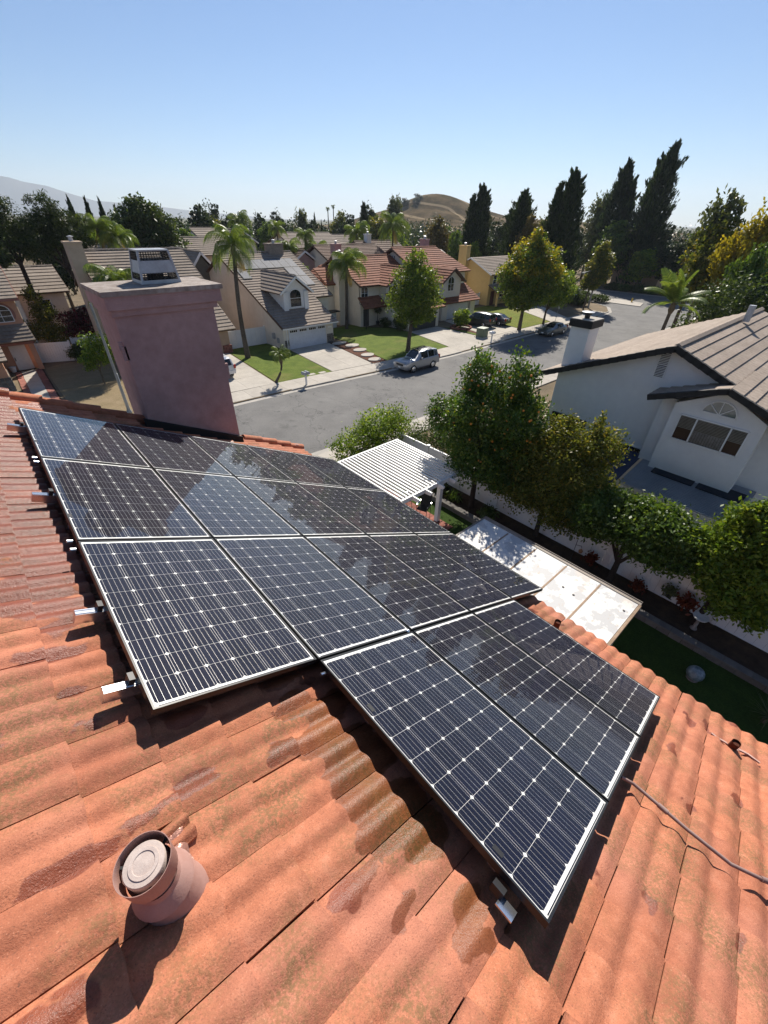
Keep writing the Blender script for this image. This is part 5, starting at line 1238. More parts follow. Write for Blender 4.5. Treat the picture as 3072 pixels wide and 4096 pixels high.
# ------------------------------------------------------------------ our yard trees
def near_trees():
    t_ = broad('orange_tree', 'tall twin topped orange tree full of fruit behind the pergola', (14.8,9.7,.2),
        [((.5,1.0,6.2),(.75,.75,1.15)),((.5,-.85,6.4),(.8,.85,1.2)),((.4,.3,4.9),(1.5,1.7,1.1)),((.3,2.3,4.1),(.95,1.1,.95)),((.6,-1.6,4.9),(1.0,.95,1.1)),((.3,.5,3.5),(1.5,1.7,1.0)),((.6,-1.3,3.3),(1.2,1.2,1.1)),((.2,-.2,2.5),(1.5,1.6,.8)),((.5,-1.4,2.2),(1.1,1.1,.7))],
        900, 46, .15, 'l_citrus', 1.7, .13, .17, 'trunk_dark', gap=.10, seed=4)
    om = mesh_of('orange', MB().lathe([(.048*math.sin(a),-.048*math.cos(a)) for a in np.linspace(0,math.pi,7)], 8), M['orange'], True)
    L = [((.5,1.0,6.2),(.8,.8,1.2)),((.5,-.85,6.4),(.85,.9,1.2)),((.4,.3,4.9),(1.55,1.75,1.1)),((.6,-1.6,4.9),(1.05,1.0,1.15)),((.3,.5,3.5),(1.5,1.7,1.0))]
    for k in range(40):
        c, r = random.choice(L); a = random.uniform(2.2,4.6); b = random.uniform(-.6,.8); q = Vector((c[0]+r[0]*math.cos(a)*math.cos(b)*1.0,c[1]+r[1]*math.sin(a)*math.cos(b),c[2]+r[2]*math.sin(b)))
        link('orange', om, t_, Matrix.Translation(q))
    t2 = broad('pomegranate_tree', 'olive and russet leaved tree between the orange tree and citrus', (15.3,6.3,.2),
        [((.6,.2,4.4),(1.2,1.3,.9)),((.9,-1.1,4.6),(.8,.9,.85)),((.9,-.9,5.35),(.28,.3,.75)),((.4,1.2,3.4),(1.1,1.2,.9)),((.5,-.9,3.3),(1.3,1.2,.95)),((.3,.3,2.4),(1.6,1.9,.9)),((.9,.6,5.0),(.5,.5,.6)),((.2,-1.0,1.8),(1.4,1.3,.7)),((.1,1.2,1.9),(1.2,1.2,.7))],
        950, 46, .125, 'l_olive', 1.4, .10, .18, 'trunk_dark', gap=.14, seed=7)
    broad('citrus_tree', 'dark green citrus tree over the patio cover end', (15.0,2.7,.2),
        [((.1,.9,2.7),(1.2,1.3,.85)),((.1,-.4,2.95),(1.2,1.2,.85)),((.1,-1.2,2.9),(.9,.9,.8)),((.0,1.5,2.3),(.9,1.0,.7)),((.1,-1.0,2.35),(1.1,1.2,.7)),((.2,.3,3.3),(.6,.7,.45))],
        850, 46, .145, 'l_mid', 1.0, .12, .17, 'trunk_dark', gap=.12, seed=9)
    broad('bright_citrus_tree', 'bright green leafy citrus tree at the right edge', (15.1,-.35,.2),
        [((.3,-.1,4.0),(1.0,1.0,.9)),((.2,.5,3.0),(1.0,.9,.9)),((.2,-1.0,3.2),(1.1,1.2,1.0)),((.3,-.4,2.2),(1.1,1.3,.8)),((.4,-1.6,4.0),(.9,1.0,.8)),((.2,.1,4.75),(.5,.5,.35)),((.1,-.7,1.5),(.7,.9,.6))],
        850, 44, .16, 'l_bright', .9, .10, .17, 'trunk_dark', gap=.12, seed=12)
    broad('green_shrub', 'bright rounded shrub between the pergola and the street', (14.2,16.6,0),
        [((-.9,-.1,1.6),(1.4,1.3,1.1)),((1.0,.2,2.2),(1.5,1.4,1.15)),((.2,.0,1.7),(1.5,1.4,1.2)),((2.2,.2,1.8),(1.1,1.1,1.0)),((-1.8,.2,1.4),(1.0,1.0,.9))], 420, 26, .15, 'l_bright', .7, .09, .17, cat='shrub', gap=.1, seed=3)
    broad('dark_shrub', 'dark rounded shrub behind the pergola by the white fence', (16.9,14.2,0),
        [((0,.4,1.3),(1.3,1.4,1.2)),((.3,-1.0,1.9),(1.2,1.3,1.1)),((-.2,1.3,1.0),(1.0,1.0,.8))], 300, 26, .12, 'l_shrub', .4, .08, .17, cat='shrub', seed=5)
    broad('red_leaved_shrub', 'low reddish shrub between the pergola fence and the dark shrub', (16.4,12.4,0), [((0,0,.8),(.6,1.1,.6))], 90, 22, .12, 'l_redplant', .2, .03, .2, cat='shrub', seed=5)
    broad('side_tree', 'small bushy tree squeezed against the white house corner', (19.4,11.2,0),
        [((0,0,4.2),(1.0,1.2,1.2)),((.2,-.6,3.0),(1.0,1.2,1.2)),((0,.2,2.0),(1.0,1.2,1.0))], 260, 26, .14, 'l_mid', 1.2, .1, .17, seed=6)
    for k, (x, y, z, mt_, s_, l) in enumerate(((14.6,10.7,.2,'l_mid',.45,'spiky strap leaved plant in the bed near the orange tree trunk'),(14.7,11.6,.2,'l_shrub',.5,'dark leafy plant in the bed behind the pergola post'),(15.25,.75,.75,'l_grey',.28,'pale hanging plant on the fence beneath the citrus tree'),(15.2,1.75,.3,'l_redplant',.3,'reddish potted plant at the fence foot'),(15.25,.15,.6,'l_redplant',.38,'dark red leaved plant against the white fence'),(15.2,3.7,.45,'l_redplant',.3,'small red plant under the left citrus branches'),(14.7,8.6,.2,'l_shrub',.5,'low dark plant at the orange tree foot'),(15.3,-1.7,1.2,'l_shrub',.3,'hanging fern on the fence at the far right'),(15.35,8.9,1.6,'l_redplant',.35,'bronze climber on the fence right of the orange tree'))):
        t3 = thing('bed_plant', l, 'plant', (x,y,z)); P = rng.normal(size=(260,3))*s_*np.array([.35,.4,.35])+np.array([0,0,s_*.5]); V, F = leafV(P, s_*.5, .22 if k == 0 else .5, np.tile(np.array([0,0,.8]),(260,1)), 1.6)
        link('foliage', fast_mesh('foliage', V, F, M[mt_]), t3)
        if k in (2,3,7): link('pot', mesh_of('pot', MB().lathe([(.0,-.14),(.08,-.14),(.13,.02),(.12,.02),(.0,0)], 12), M['terracotta'] if k == 3 else M['black'], True), t3)
    # yucca at the right edge
    t_ = thing('yucca', 'spiky yucca at the far right edge below the eave', 'plant', (12.75,-2.95,0)); link('trunk', mesh_of('trunk', MB().tube([(0,0,0),(0,0,.35)],.07,8), M['trunk'], True), t_)
    sp = MB()
    for k in range(70):
        a = random.uniform(0,6.28); e = random.uniform(-.1,1.45); d = Vector((math.cos(a)*math.cos(e),math.sin(a)*math.cos(e),math.sin(e))); s_ = d.cross(Vector((0,0,1))).normalized()*.018; o_ = Vector((0,0,.35)); l = random.uniform(.55,.8)
        sp.add([o_-s_,o_+s_,o_+d*l*.6+s_*.8+Vector((0,0,-.02)),o_+d*l*.6-s_*.8,o_+d*l+Vector((0,0,-.06))], [(0,1,2,3),(3,2,4)])
    link('leaves', mesh_of('leaves', sp, M['l_grey']), t_)
near_trees()
# ------------------------------------------------------------------ street trees and palms
def street_trees():
    broad('street_tree', 'round green street tree behind the silver parked car', (33.86,33.66,.1),
        [((2.0,1.2,8.2),(1.3,1.3,1.3)),((.9,.9,6.9),(2.0,1.9,1.5)),((2.8,1.2,6.3),(2.1,2.0,1.7)),((.0,.6,5.2),(2.0,2.0,1.5)),((3.6,1.4,4.7),(1.9,1.8,1.5)),((1.6,.8,4.6),(2.3,2.2,1.5)),((.9,.6,3.4),(1.6,1.6,.9)),((2.9,1.0,3.5),(1.5,1.5,.9))],
        640, 30, .26, 'l_street', 2.6, .22, .15, gap=.12, lean=(.5,.2), seed=2)
    lb = [((.3,0,10.0),(1.0,1.0,1.3)),((-.6,.3,8.5),(2.2,2.0,1.6)),((1.7,.0,8.1),(2.4,2.2,1.7)),((-2.6,0,6.6),(2.5,2.3,1.6)),((.5,0,6.4),(2.9,2.6,1.8)),((3.3,0,6.2),(2.6,2.4,1.7)),((-2.2,0,4.8),(2.4,2.2,1.4)),((1.2,0,4.5),(2.8,2.5,1.5)),((3.8,.2,4.6),(2.0,2.0,1.3)),((-.5,0,3.2),(1.8,1.8,.8))]
    t_ = broad('yellowing_street_tree', 'big street tree with yellowing crown by the far kerb', (53.74,32.3,.1), lb, 720, 30, .33, 'l_street', 2.6, .24, .15, gap=.1, seed=6)
    top = [((c[0],c[1],c[2]+.3),(r[0]*1.04,r[1]*1.04,r[2]*1.02)) for c, r in lb if c[2] > 5.5]
    V, F = leafV(lobe_points(top, 260, 26, .13, .1), .33, .5); link('yellow_leaves', fast_mesh('yellow_leaves', V, F, M['l_yellow']), t_)
    broad('green_street_tree', 'smaller green street tree right of the yellowing one', (59.9,32.3,.1), [((1.5,0,5.6),(2.2,2.0,1.5)),((3.2,0,4.3),(2.0,1.8,1.3)),((.3,0,3.6),(1.8,1.8,1.1)),((2.2,.1,3.1),(1.8,1.8,1.0))], 300, 26, .33, 'l_bright', 1.8, .15, .16, seed=8)
    broad('thin_corner_tree', 'slim yellow green tree by the far street lamp', (77.0,34.8,.1), [((1.5,0,8.6),(1.1,1.1,1.3)),((2.3,0,7.2),(1.9,1.7,1.3)),((1.0,0,6.2),(1.7,1.6,1.3)),((2.0,0,5.0),(2.0,1.8,1.2)),((.3,0,3.9),(1.6,1.6,1.0))], 330, 26, .38, 'l_olive', 2.6, .13, .16, gap=.2, seed=9)
    palm('tall slim queen palm in front of the dormer house', (18.88,42.17,.1), (19.25,42.0,9.75), 24, 1.2, .20, dry=4, bend=(-.25,0))
    palm('queen palm on the lawn before the red roofed house', (35.5,47.0,.1), (35.75,47.0,7.2), 28, 1.3, .17, dry=5)
    palm('small pygmy palm on the lawn corner by the mailbox', (17.15,33.4,.1), (17.75,33.1,2.25), 22, .48, .09, dry=0, bend=(.25,-.1))
    palm('king palm with upright fronds behind the white house roof', (45,12.8,0), (45,12.6,6.4), 15, 1.25, .16, dry=0, fr=FRK)
    for (x,y,h,s_,l) in ((40.9,85.7,11.2,1.1,'queen palm behind the dormer house, left one in the distance'),(49.3,87,10.3,1.0,'queen palm in the distance above the dormer house ridge'),(45.8,71.6,9.4,1.0,'thin palm rising behind the dormer house chimney'),(61.1,66.1,11.0,1.6,'large feathery palm behind the brown roof'),(62.3,78.2,9.4,1.5,'feathery palm clump left of the brown willow'),(12.6,60.7,10.6,1.0,'queen palm with fruit between pines and round tree'),(14.2,60.2,9.8,1.0,'smaller palm beside the fruiting queen palm')):
        palm(l, (x,y,0), (x+.1,y,h), 26, s_, .15, dry=3)
    for (x,y,h,w,l) in ((40.8,68.8,10.0,3.4,'yellow green feathery palm clump behind the dormer house'),(47.8,70.3,9.2,4.2,'broad yellow green palm clump left of the brown roof'),(9.9,46.6,9.0,3.6,'feathery yellow green palm clump behind our chimney'),(22.3,78,8.6,3.0,'yellow green palm clump left of the grey gable')):
        palm(l, (x,y,0), (x,y,h-2.2), 30, w/3.0, .14, dry=1, name='palm_clump')
    for (x,y,h,l) in ((127.5,179.3,15.6,'left of two tiny fan palms on the skyline'),(129.6,178.2,16.4,'right of two tiny fan palms on the skyline')): palm(l, (x,y,0), (x,y,h), 16, .5, .22, dry=0)
street_trees()
# ------------------------------------------------------------------ shrubs across the street
def shrubs():
    S = [('hedge_bush','round clipped bush in front of the left white fence',(5.7,51.6,.1),[((0,0,.8),(.95,.9,.65))],120,.16,'l_shrub',.3),
         ('young_tree','young bright green tree on the dry left lawn',(5.56,42.0,.1),[((.1,0,3.3),(.8,.8,.8)),((.5,.2,2.4),(1.1,1.0,.8)),((-.4,.1,1.9),(.8,.8,.6)),((1.2,0,3.0),(.9,.9,1.0))],170,.19,'l_bright',1.2),
         ('tall_shrub','tall loose shrub behind the leaning white fence',(4.2,55.0,0),[((0,0,5.4),(.7,.8,1.0)),((.3,0,4.0),(1.1,1.1,1.0)),((-.4,0,2.6),(1.3,1.2,1.1)),((.8,0,2.0),(1.2,1.2,1.0))],240,.22,'l_olive',1.0),
         ('bougainvillea','dark red bougainvillea spilling over the left white fence',(7.3,54.4,0),[((-.9,0,3.3),(1.2,1.0,.9)),((.6,0,3.4),(1.5,1.2,1.0)),((0,-.4,2.3),(1.9,1.1,.8)),((1.8,0,2.6),(1.0,1.0,.9))],260,.22,'l_boug',.8),
         ('planter_bush','leafy bush in the brick planter beside the dark parked cars',(48.2,38.0,.1),[((0,0,1.6),(1.0,1.0,.75)),((.4,.2,.9),(1.1,1.0,.6))],150,.24,'l_bright',.5),
         ('porch_shrub','dark shrub against the white house porch wall',(40.3,44.6,.1),[((0,0,.6),(.5,.9,.5))],70,.2,'l_shrub',.2),
         ('wall_shrub','loose shrub at the white house garage corner',(40.4,41.8,.1),[((0,0,.9),(.5,1.1,.7)),((0,.7,1.4),(.3,.4,.5))],90,.2,'l_shrub',.2),
         ('porch_tree','potted topiary beside the dark porch door',(40.3,46.2,.1),[((0,0,2.0),(.45,.45,.4))],60,.16,'l_shrub',1.5),
         ('corner_shrub','low dark shrub mass at the street corner bed',(86.2,40.2,.1),[((0,0,.8),(2.2,2.0,.8)),((1.5,-3,.6),(1.6,1.8,.6))],170,.3,'l_shrub',.2),
         ('driveway_shrub','dark shrub between the far driveway and the corner lamp',(80.5,37.5,.1),[((0,0,.9),(1.6,1.4,.9))],120,.3,'l_shrub',.2),
         ('edge_bush','big dark rounded bush behind the white house roof at right',(50,9.2,0),[((0,0,6.6),(2.4,2.6,2.0)),((1,-2.0,5.6),(2.6,2.4,2.2)),((0,1.5,4.6),(2.4,2.4,2.0)),((0,-1,3),(2.8,3.2,2.4)),((2,-4,6.2),(2.6,2.8,2.4))],560,.30,'l_shrub',2.0),
         ('roof_shrub','pale shrub seen between the dormer house and the brown roof',(36.6,60,0),[((0,0,5.6),(1.6,1.5,1.2)),((1.4,0,5.0),(1.4,1.4,1.2)),((.4,0,3.5),(1.8,1.6,1.4))],200,.28,'l_mid',1.5)]
    for nm, l, loc, lb, n, sz, mt_, h0 in S: broad(nm, l, loc, lb, n, 24, sz, mt_, h0, .06, .18, cat='shrub' if nm not in ('young_tree',) else 'tree', seed=n)
    link('pot', mesh_of('pot', MB().lathe([(.0,0),(.2,0),(.26,.55),(.2,.55)], 12), M['black'], True), [o for o in bpy.data.objects if o.name == 'porch_tree'][0])
    hd = [(107.6,43.4),(107.3,40.6),(107.2,37.8),(107.6,35.0),(108.0,32.2)]
    for k, (x,y) in enumerate(hd): broad('roadside_hedge', 'low hedge block across the cross street, %s from the left' % ('first','second','third','fourth','fifth')[k], (x,y,.1), [((0,0,.7),(1.0,1.5,.7))], 80, 22, .3, 'l_mid' if k%2 else 'l_shrub', .15, .05, .2, cat='hedge', group='hedges along the cross street', seed=k)
shrubs()
# ------------------------------------------------------------------ background trees
def backdrop():
    Cn = [('tall dark evergreen left of the right hand row, shorter',88,57.3,17.7,6.8,1),('wide dark evergreen pair above the yellowing tree',83.6,45.1,20.1,8.6,2),('dark evergreen with sparse leaning top, second from right',117,51.3,24.2,9.0,0),('tallest dark evergreen on the right skyline',114,42,26,9.6,1),
          ('dark evergreen right of the brown hill',87.3,66.9,18.9,7.8,2),('lower evergreen between the hill and the tall row',96.4,62.7,18.2,9.0,0),('dark conifer in the middle skyline beside the cypresses',82.6,100.4,16.2,4.8,3),
          ('slim dark tree, first of the left skyline row',15.9,88.6,15.9,2.6,1),('slim dark tree, second of the left skyline row',18.0,88.2,16.0,2.6,3),('slim dark tree, third of the left skyline row',19.8,87.8,15.8,2.4,1),('slim dark tree, fourth of the left skyline row',21.6,87.4,15.0,2.8,3)]
    for l, x, y, h, w, k in Cn: conifer('evergreen_tree', l, x, y, h*(1.16 if w > 4 else 1.06), w*(1.75 if w > 4 else 1.5), k, 'tall dark evergreens', rz=x*1.7, lean=.0)
    for (l,x,y,h,w) in (('tall thin cypress, highest of the middle group',83.6,124.5,16.2,2.6),('thin cypress just right of the highest one',85.2,123.5,14.2,1.9),('thin cypress just left of the highest one',82.6,125,13.6,1.6),('thin cypress standing alone right of the group',91,119.2,13.4,1.8),('short thin cypress between group and lone one',87.2,122.1,11.9,1.5),('thin cypress far left of the middle group',66.6,134.5,14.6,1.9)):
        conifer('cypress_tree', l, x, y, h, w, 3, 'thin cypresses in the middle distance')
    T = [('pepper_tree','green weeping pepper tree right of the thin corner tree',112,47.2,13.6,11.5,'mid'),('pepper_tree','lower bright green weeping tree at the cross street corner',109.4,39.2,8.6,9.0,'bright'),('bare_tree','sparse leaning grey tree right of the tallest evergreen',70,18.6,16.3,6.5,'grey'),
         ('yellow_tree','yellow olive tree at right behind the white house roof',68,16.8,13.7,7.5,'olive'),('yellow_tree','yellow topped tree at the right edge',63.6,12.9,14.4,6.0,'yellow'),('right_tree','bright green tree cut by the right edge',54,10.0,11.6,4.5,'mid'),
         ('willow_tree','brown drooping willow in front of the hill',81.3,74.1,14.0,8.6,'brown'),('green_tree','small green tree below the willow',76.7,64.2,11.2,4.4,'mid'),
         
         ('skyline_tree','feathery tree above the round tree on the right',33.6,104.7,14.6,4.6,'grey'),('skyline_tree','wide feathery tree on the skyline above the dormer house',44.8,111.3,15.1,9.2,'dark'),('skyline_tree','dark eucalyptus above the left palm',58.5,138.1,15.9,7.0,'dark'),
         ('skyline_tree','low round tree left of the cypress group',69.8,132.8,13.9,6.4,'dark'),('skyline_tree','dark tree just left of the middle skyline dip',79.5,138.8,14.5,6.2,'dark'),('skyline_tree','mixed tree directly behind the cypress group',80.8,128,15.2,7.0,'grey'),('skyline_tree','olive tree between cypresses and dark conifer',89.6,120.3,14.7,7.5,'olive'),
         ('skyline_tree','dark tree right of the dark conifer',109.5,130,17.1,8.0,'dark'),('skyline_tree','tall tree on the slope left of the hilltop',116,124.3,19.8,8.5,'grey'),('skyline_tree','broad olive tree behind the large feathery palm',92.1,105.4,13.8,11,'olive'),
         ('skyline_tree','brownish tree left of the wide evergreen pair',86,53,14.5,6,'brown'),('skyline_tree','grey green tree right of the wide evergreen pair',122,58,19,8,'grey'),('skyline_tree','dark low tree under the tallest evergreen',110,34,10.5,8,'dark'),('skyline_tree','dark low tree under the evergreen pair',86,50,10,8,'dark'),('skyline_tree','dark low tree under the hill side evergreens',92,60,10,8,'dark'),
         ('skyline_tree','green tree behind the yellow house chimney',80,62,9.5,5,'bright'),('skyline_tree','dark tree behind the beige house',27,92,12.2,7,'dark'),('skyline_tree','olive tree above the pale gabled house',47.5,112,12.8,7,'olive'),('skyline_tree','green tree in the distance left of the thin palm',50.5,104,11.8,6,'mid'),
         ('skyline_tree','dark tree at the far left edge beyond the peach house',0.5,72,13.2,6,'pine'),('skyline_tree','mid green tree behind the left pines',10,78,12.4,7,'dark'),('skyline_tree','dark tree at the far right edge skyline',74,12,13.6,8,'dark')]
    for nm, l, x, y, h, w, k in T: far_tree(nm, l, x, y, h, w, k)
    fill = [(30,84,11.0,6,'mid'),(38,108,12.5,7,'dark'),(53,118,13,8,'dark'),(61,112,12,7,'mid'),(74,112,12.5,7,'dark'),(86,112,14,8,'dark'),(112,100,13,8,'mid'),(110,84,12,8,'dark'),(108,76,13,8,'dark'),(70,88,10,6,'mid'),(86,92,12,7,'bright'),(72,78,10,5,'mid'),(110,58,14,9,'dark'),(112,66,14,9,'grey'),(114,50,12,8,'mid'),(116,40,13,9,'dark'),(112,30,12,9,'mid'),(112,24,12,8,'dark'),(96,18,13,8,'mid'),(90,14,12,8,'dark'),(82,10,12,8,'olive'),(26,104,13,6,'dark'),(14,100,12.5,7,'dark'),(4,92,12.5,7,'mid'),(-3,82,13,8,'pine'),(17,80,11.5,6,'mid'),(78,17.5,10,6,'olive'),(76,16,8,5,'mid')]
    WH = ['beyond the peach house','above the peach house roof','above the left pines','just right of the left pines','left of the slim skyline row','between slim row and round tree','right of the round tree','behind the beige ridge','above the grey gable','above the dormer house left slope','above the dormer house ridge','above the dormer house chimney','left of the cypresses','below the cypresses','right of the cypresses','above the brown tiled roof','left of the willow','behind the willow','right of the willow','under the hill','right of the hill','behind the yellow house roof','above the yellowing tree','right of the yellowing tree','behind the pepper tree','right of the pepper tree','near the tallest evergreen','right of the tallest evergreen','near the right edge','at the right edge']
    DSC = {'mid':'mid green','dark':'dark','bright':'bright green','grey':'grey green','pine':'dark piny','olive':'olive'}
    order = sorted(range(len(fill)), key=lambda q: math.atan2(fill[q][0],fill[q][1]))
    for k, (x,y,h,w,kd) in enumerate(fill): far_tree('background_tree', '%s tree filling the wooded backdrop %s' % (DSC[kd], WH[order.index(k)]), x, y, h, w, kd, 'backdrop trees')
    # distant wood reading as one mass
    P = []
    for k in range(420):
        a = math.radians(random.uniform(2,80)); d = random.uniform(135,330); x, y = d*math.sin(a), d*math.cos(a); h = random.uniform(5.5,12.0)*(1.0 if d < 230 else 1.15); w = random.uniform(3,6.5)
        q = rng.normal(size=(120,3))*np.array([w*.3,w*.3,h*.17])+np.array([x,y,h*.58]); q[:,2] = np.minimum(q[:,2], h); P.append(q)
    V, F = leafV(np.vstack(P), 1.1, .6); o = link('distant_wood', fast_mesh('distant_wood', V, F, M['l_dark'])); o['kind'] = 'stuff'
    o['label'] = 'dark belt of distant trees along the horizon'
backdrop()
broad('round_tree','large dense round dark tree above our chimney',(20.7,72.1,0),[((0,0,12.4),(2.0,2.0,1.7)),((-1.8,0,11.0),(2.2,2.2,1.8)),((1.9,.3,10.8),(2.3,2.2,1.8)),((-2.4,0,9.2),(2.3,2.2,1.7)),((.3,0,9.4),(2.8,2.6,2.0)),((2.8,0,8.8),(2.2,2.2,1.6)),((0,0,7.4),(3.2,3.0,1.4))],700,30,.42,'l_shrub',6.5,.3,.15,'trunk_dark',gap=.05,seed=4)
broad('pine_tree','left pine cut by the picture edge',(4.6,58.6,0),[((0,0,12.4),(1.3,1.3,1.0)),((-1.0,0,11.2),(1.7,1.6,1.0)),((1.0,.3,10.9),(1.5,1.5,1.0)),((-.3,0,9.8),(1.9,1.8,.9)),((1.2,0,9.0),(1.3,1.3,.8)),((-1.5,0,8.6),(1.4,1.4,.8))],300,40,.34,'l_pine',8.0,.22,.18,'trunk_dark',gap=.3,asp=.22,seed=3)
broad('pine_tree','umbrella pine with leaning trunk at left',(10.2,60.2,0),[((-1.9,-.5,12.6),(1.3,1.3,1.0)),((-2.6,-.5,11.2),(1.5,1.5,1.0)),((-.6,-.3,11.4),(1.6,1.5,1.0)),((-1.4,-.4,10.0),(1.8,1.8,.9)),((.6,0,9.8),(1.2,1.2,.8)),((-3.0,0,9.2),(1.2,1.2,.8))],300,40,.34,'l_pine',7.2,.26,.18,'trunk_dark',gap=.3,asp=.22,lean=(-1.6,-.4),seed=6)
# ------------------------------------------------------------------ hill and mountain
def hills():
    n, m = 90, 60; V = []; F = []
    for i in range(n+1):
        for j in range(m+1):
            a = rad(20+62*i/n); d = 330+j*14.0; x, y = d*math.sin(a), d*math.cos(a)
            def bumpf(cx, cy, r, h): return h*math.exp(-((x-cx)**2+(y-cy)**2)/(2*r*r))
            z = bumpf(434,414,34,16)+bumpf(434,414,85,19)+bumpf(466,378,28,6)+bumpf(620,330,90,14)
            z += 1.5*math.sin(x*.06)*math.sin(y*.05)+.8*math.sin(x*.17+y*.11); edge = min(1, j/8, (m-j)/6, i/6, (n-i)/6); V.append((x,y,max(-.2,z*edge-1.0)))
    for i in range(n):
        for j in range(m): a = i*(m+1)+j; F.append((a,a+1,a+m+2,a+m+1))
    mm = bpy.data.materials.new('dry_hillside'); t, p, o = nt(mm); P = pos(t); n1 = noise(t, P, .05, 6, .65); n2 = noise(t, P, .012, 3, .5)
    base = ramp(t, n1.outputs[0], [(.35,(.07,.055,.03)),(.55,(.13,.095,.055)),(.75,(.17,.13,.08))]).outputs[0]
    wv = t.nodes.new('ShaderNodeTexWave'); wv.inputs['Scale'].default_value = .008; wv.inputs['Distortion'].default_value = 9; wv.inputs['Detail'].default_value = 2; t.links.new(P, wv.inputs[0])
    base = mixc(t, ramp(t, wv.outputs['Fac'], [(.955,0),(.975,.7)]).outputs[0], base, (.34,.26,.16)); base = mixc(t, ramp(t, noise(t, P, .11, 5, .7).outputs[0], [(.58,0),(.64,.85)]).outputs[0], base, (.045,.05,.022))
    t.links.new(base, p.inputs['Base Color']); p.inputs['Roughness'].default_value = 1; p.inputs['Specular IOR Level'].default_value = 0
    struct('hill', MB().add(V, F), mm)
    for k, (dx,dy,s_) in enumerate(((-14,4,1.3),(-22,-2,1.1),(-30,8,1.2),(40,-30,.9))):
        x, y = 430+dx, 405+dy; far_tree('hill_tree', 'dark tree on the brown hill, number %s from its left flank' % ('three','two','one','four')[k], x, y, (15*math.exp(-((x-434)**2+(y-414)**2)/(2*34*34))+17)+6*s_, 11*s_, 'dark', 'trees on the hill', base=(15*math.exp(-((x-434)**2+(y-414)**2)/(2*34*34))+17)-4)
    R_ = [(-900,5900,330),(-300,5980,318),(200,5990,300),(420,5985,302),(594,5970,288),(658,5964,281),(752,5953,255),(921,5929,232),(1123,5894,170),(1290,5860,127),(1667,5764,112),(2200,5600,60),(2800,5300,20)]
    mb = MB()
    for x, y, h in R_:
        s_ = 1.42; mb.v += [(x*s_,y*s_,12+(h-12)*s_),(x*s_*.93,y*s_*.93,-5),(x*s_*1.1,y*s_*1.1,-5)]
    for i in range(len(R_)-1): a = 3*i; mb.f += [(a+1,a+4,a+3,a),(a,a+3,a+5,a+2)]
    struct('mountain', mb, M['mountain'])
M['mountain'] = mat('mountain_scrub', (.12,.11,.08), (.08,.075,.055), .004, 1.0, 0, big=.2)
hills()

def haze():
    m = bpy.data.materials.new('valley_haze'); m.use_nodes = True; t = m.node_tree; t.nodes.clear(); o = t.nodes.new('ShaderNodeOutputMaterial'); v = t.nodes.new('ShaderNodeVolumePrincipled')
    v.inputs['Color'].default_value = (.78,.88,1,1); v.inputs['Density'].default_value = 1.2e-4; v.inputs['Anisotropy'].default_value = .2
    t.links.new(v.outputs[0], o.inputs['Volume'])
    h = ob('haze', MB().box(-9700,9700,-9700,9700,-1.2,470), m); h['kind'] = 'stuff'; h['label'] = 'thin pale valley haze'
haze()
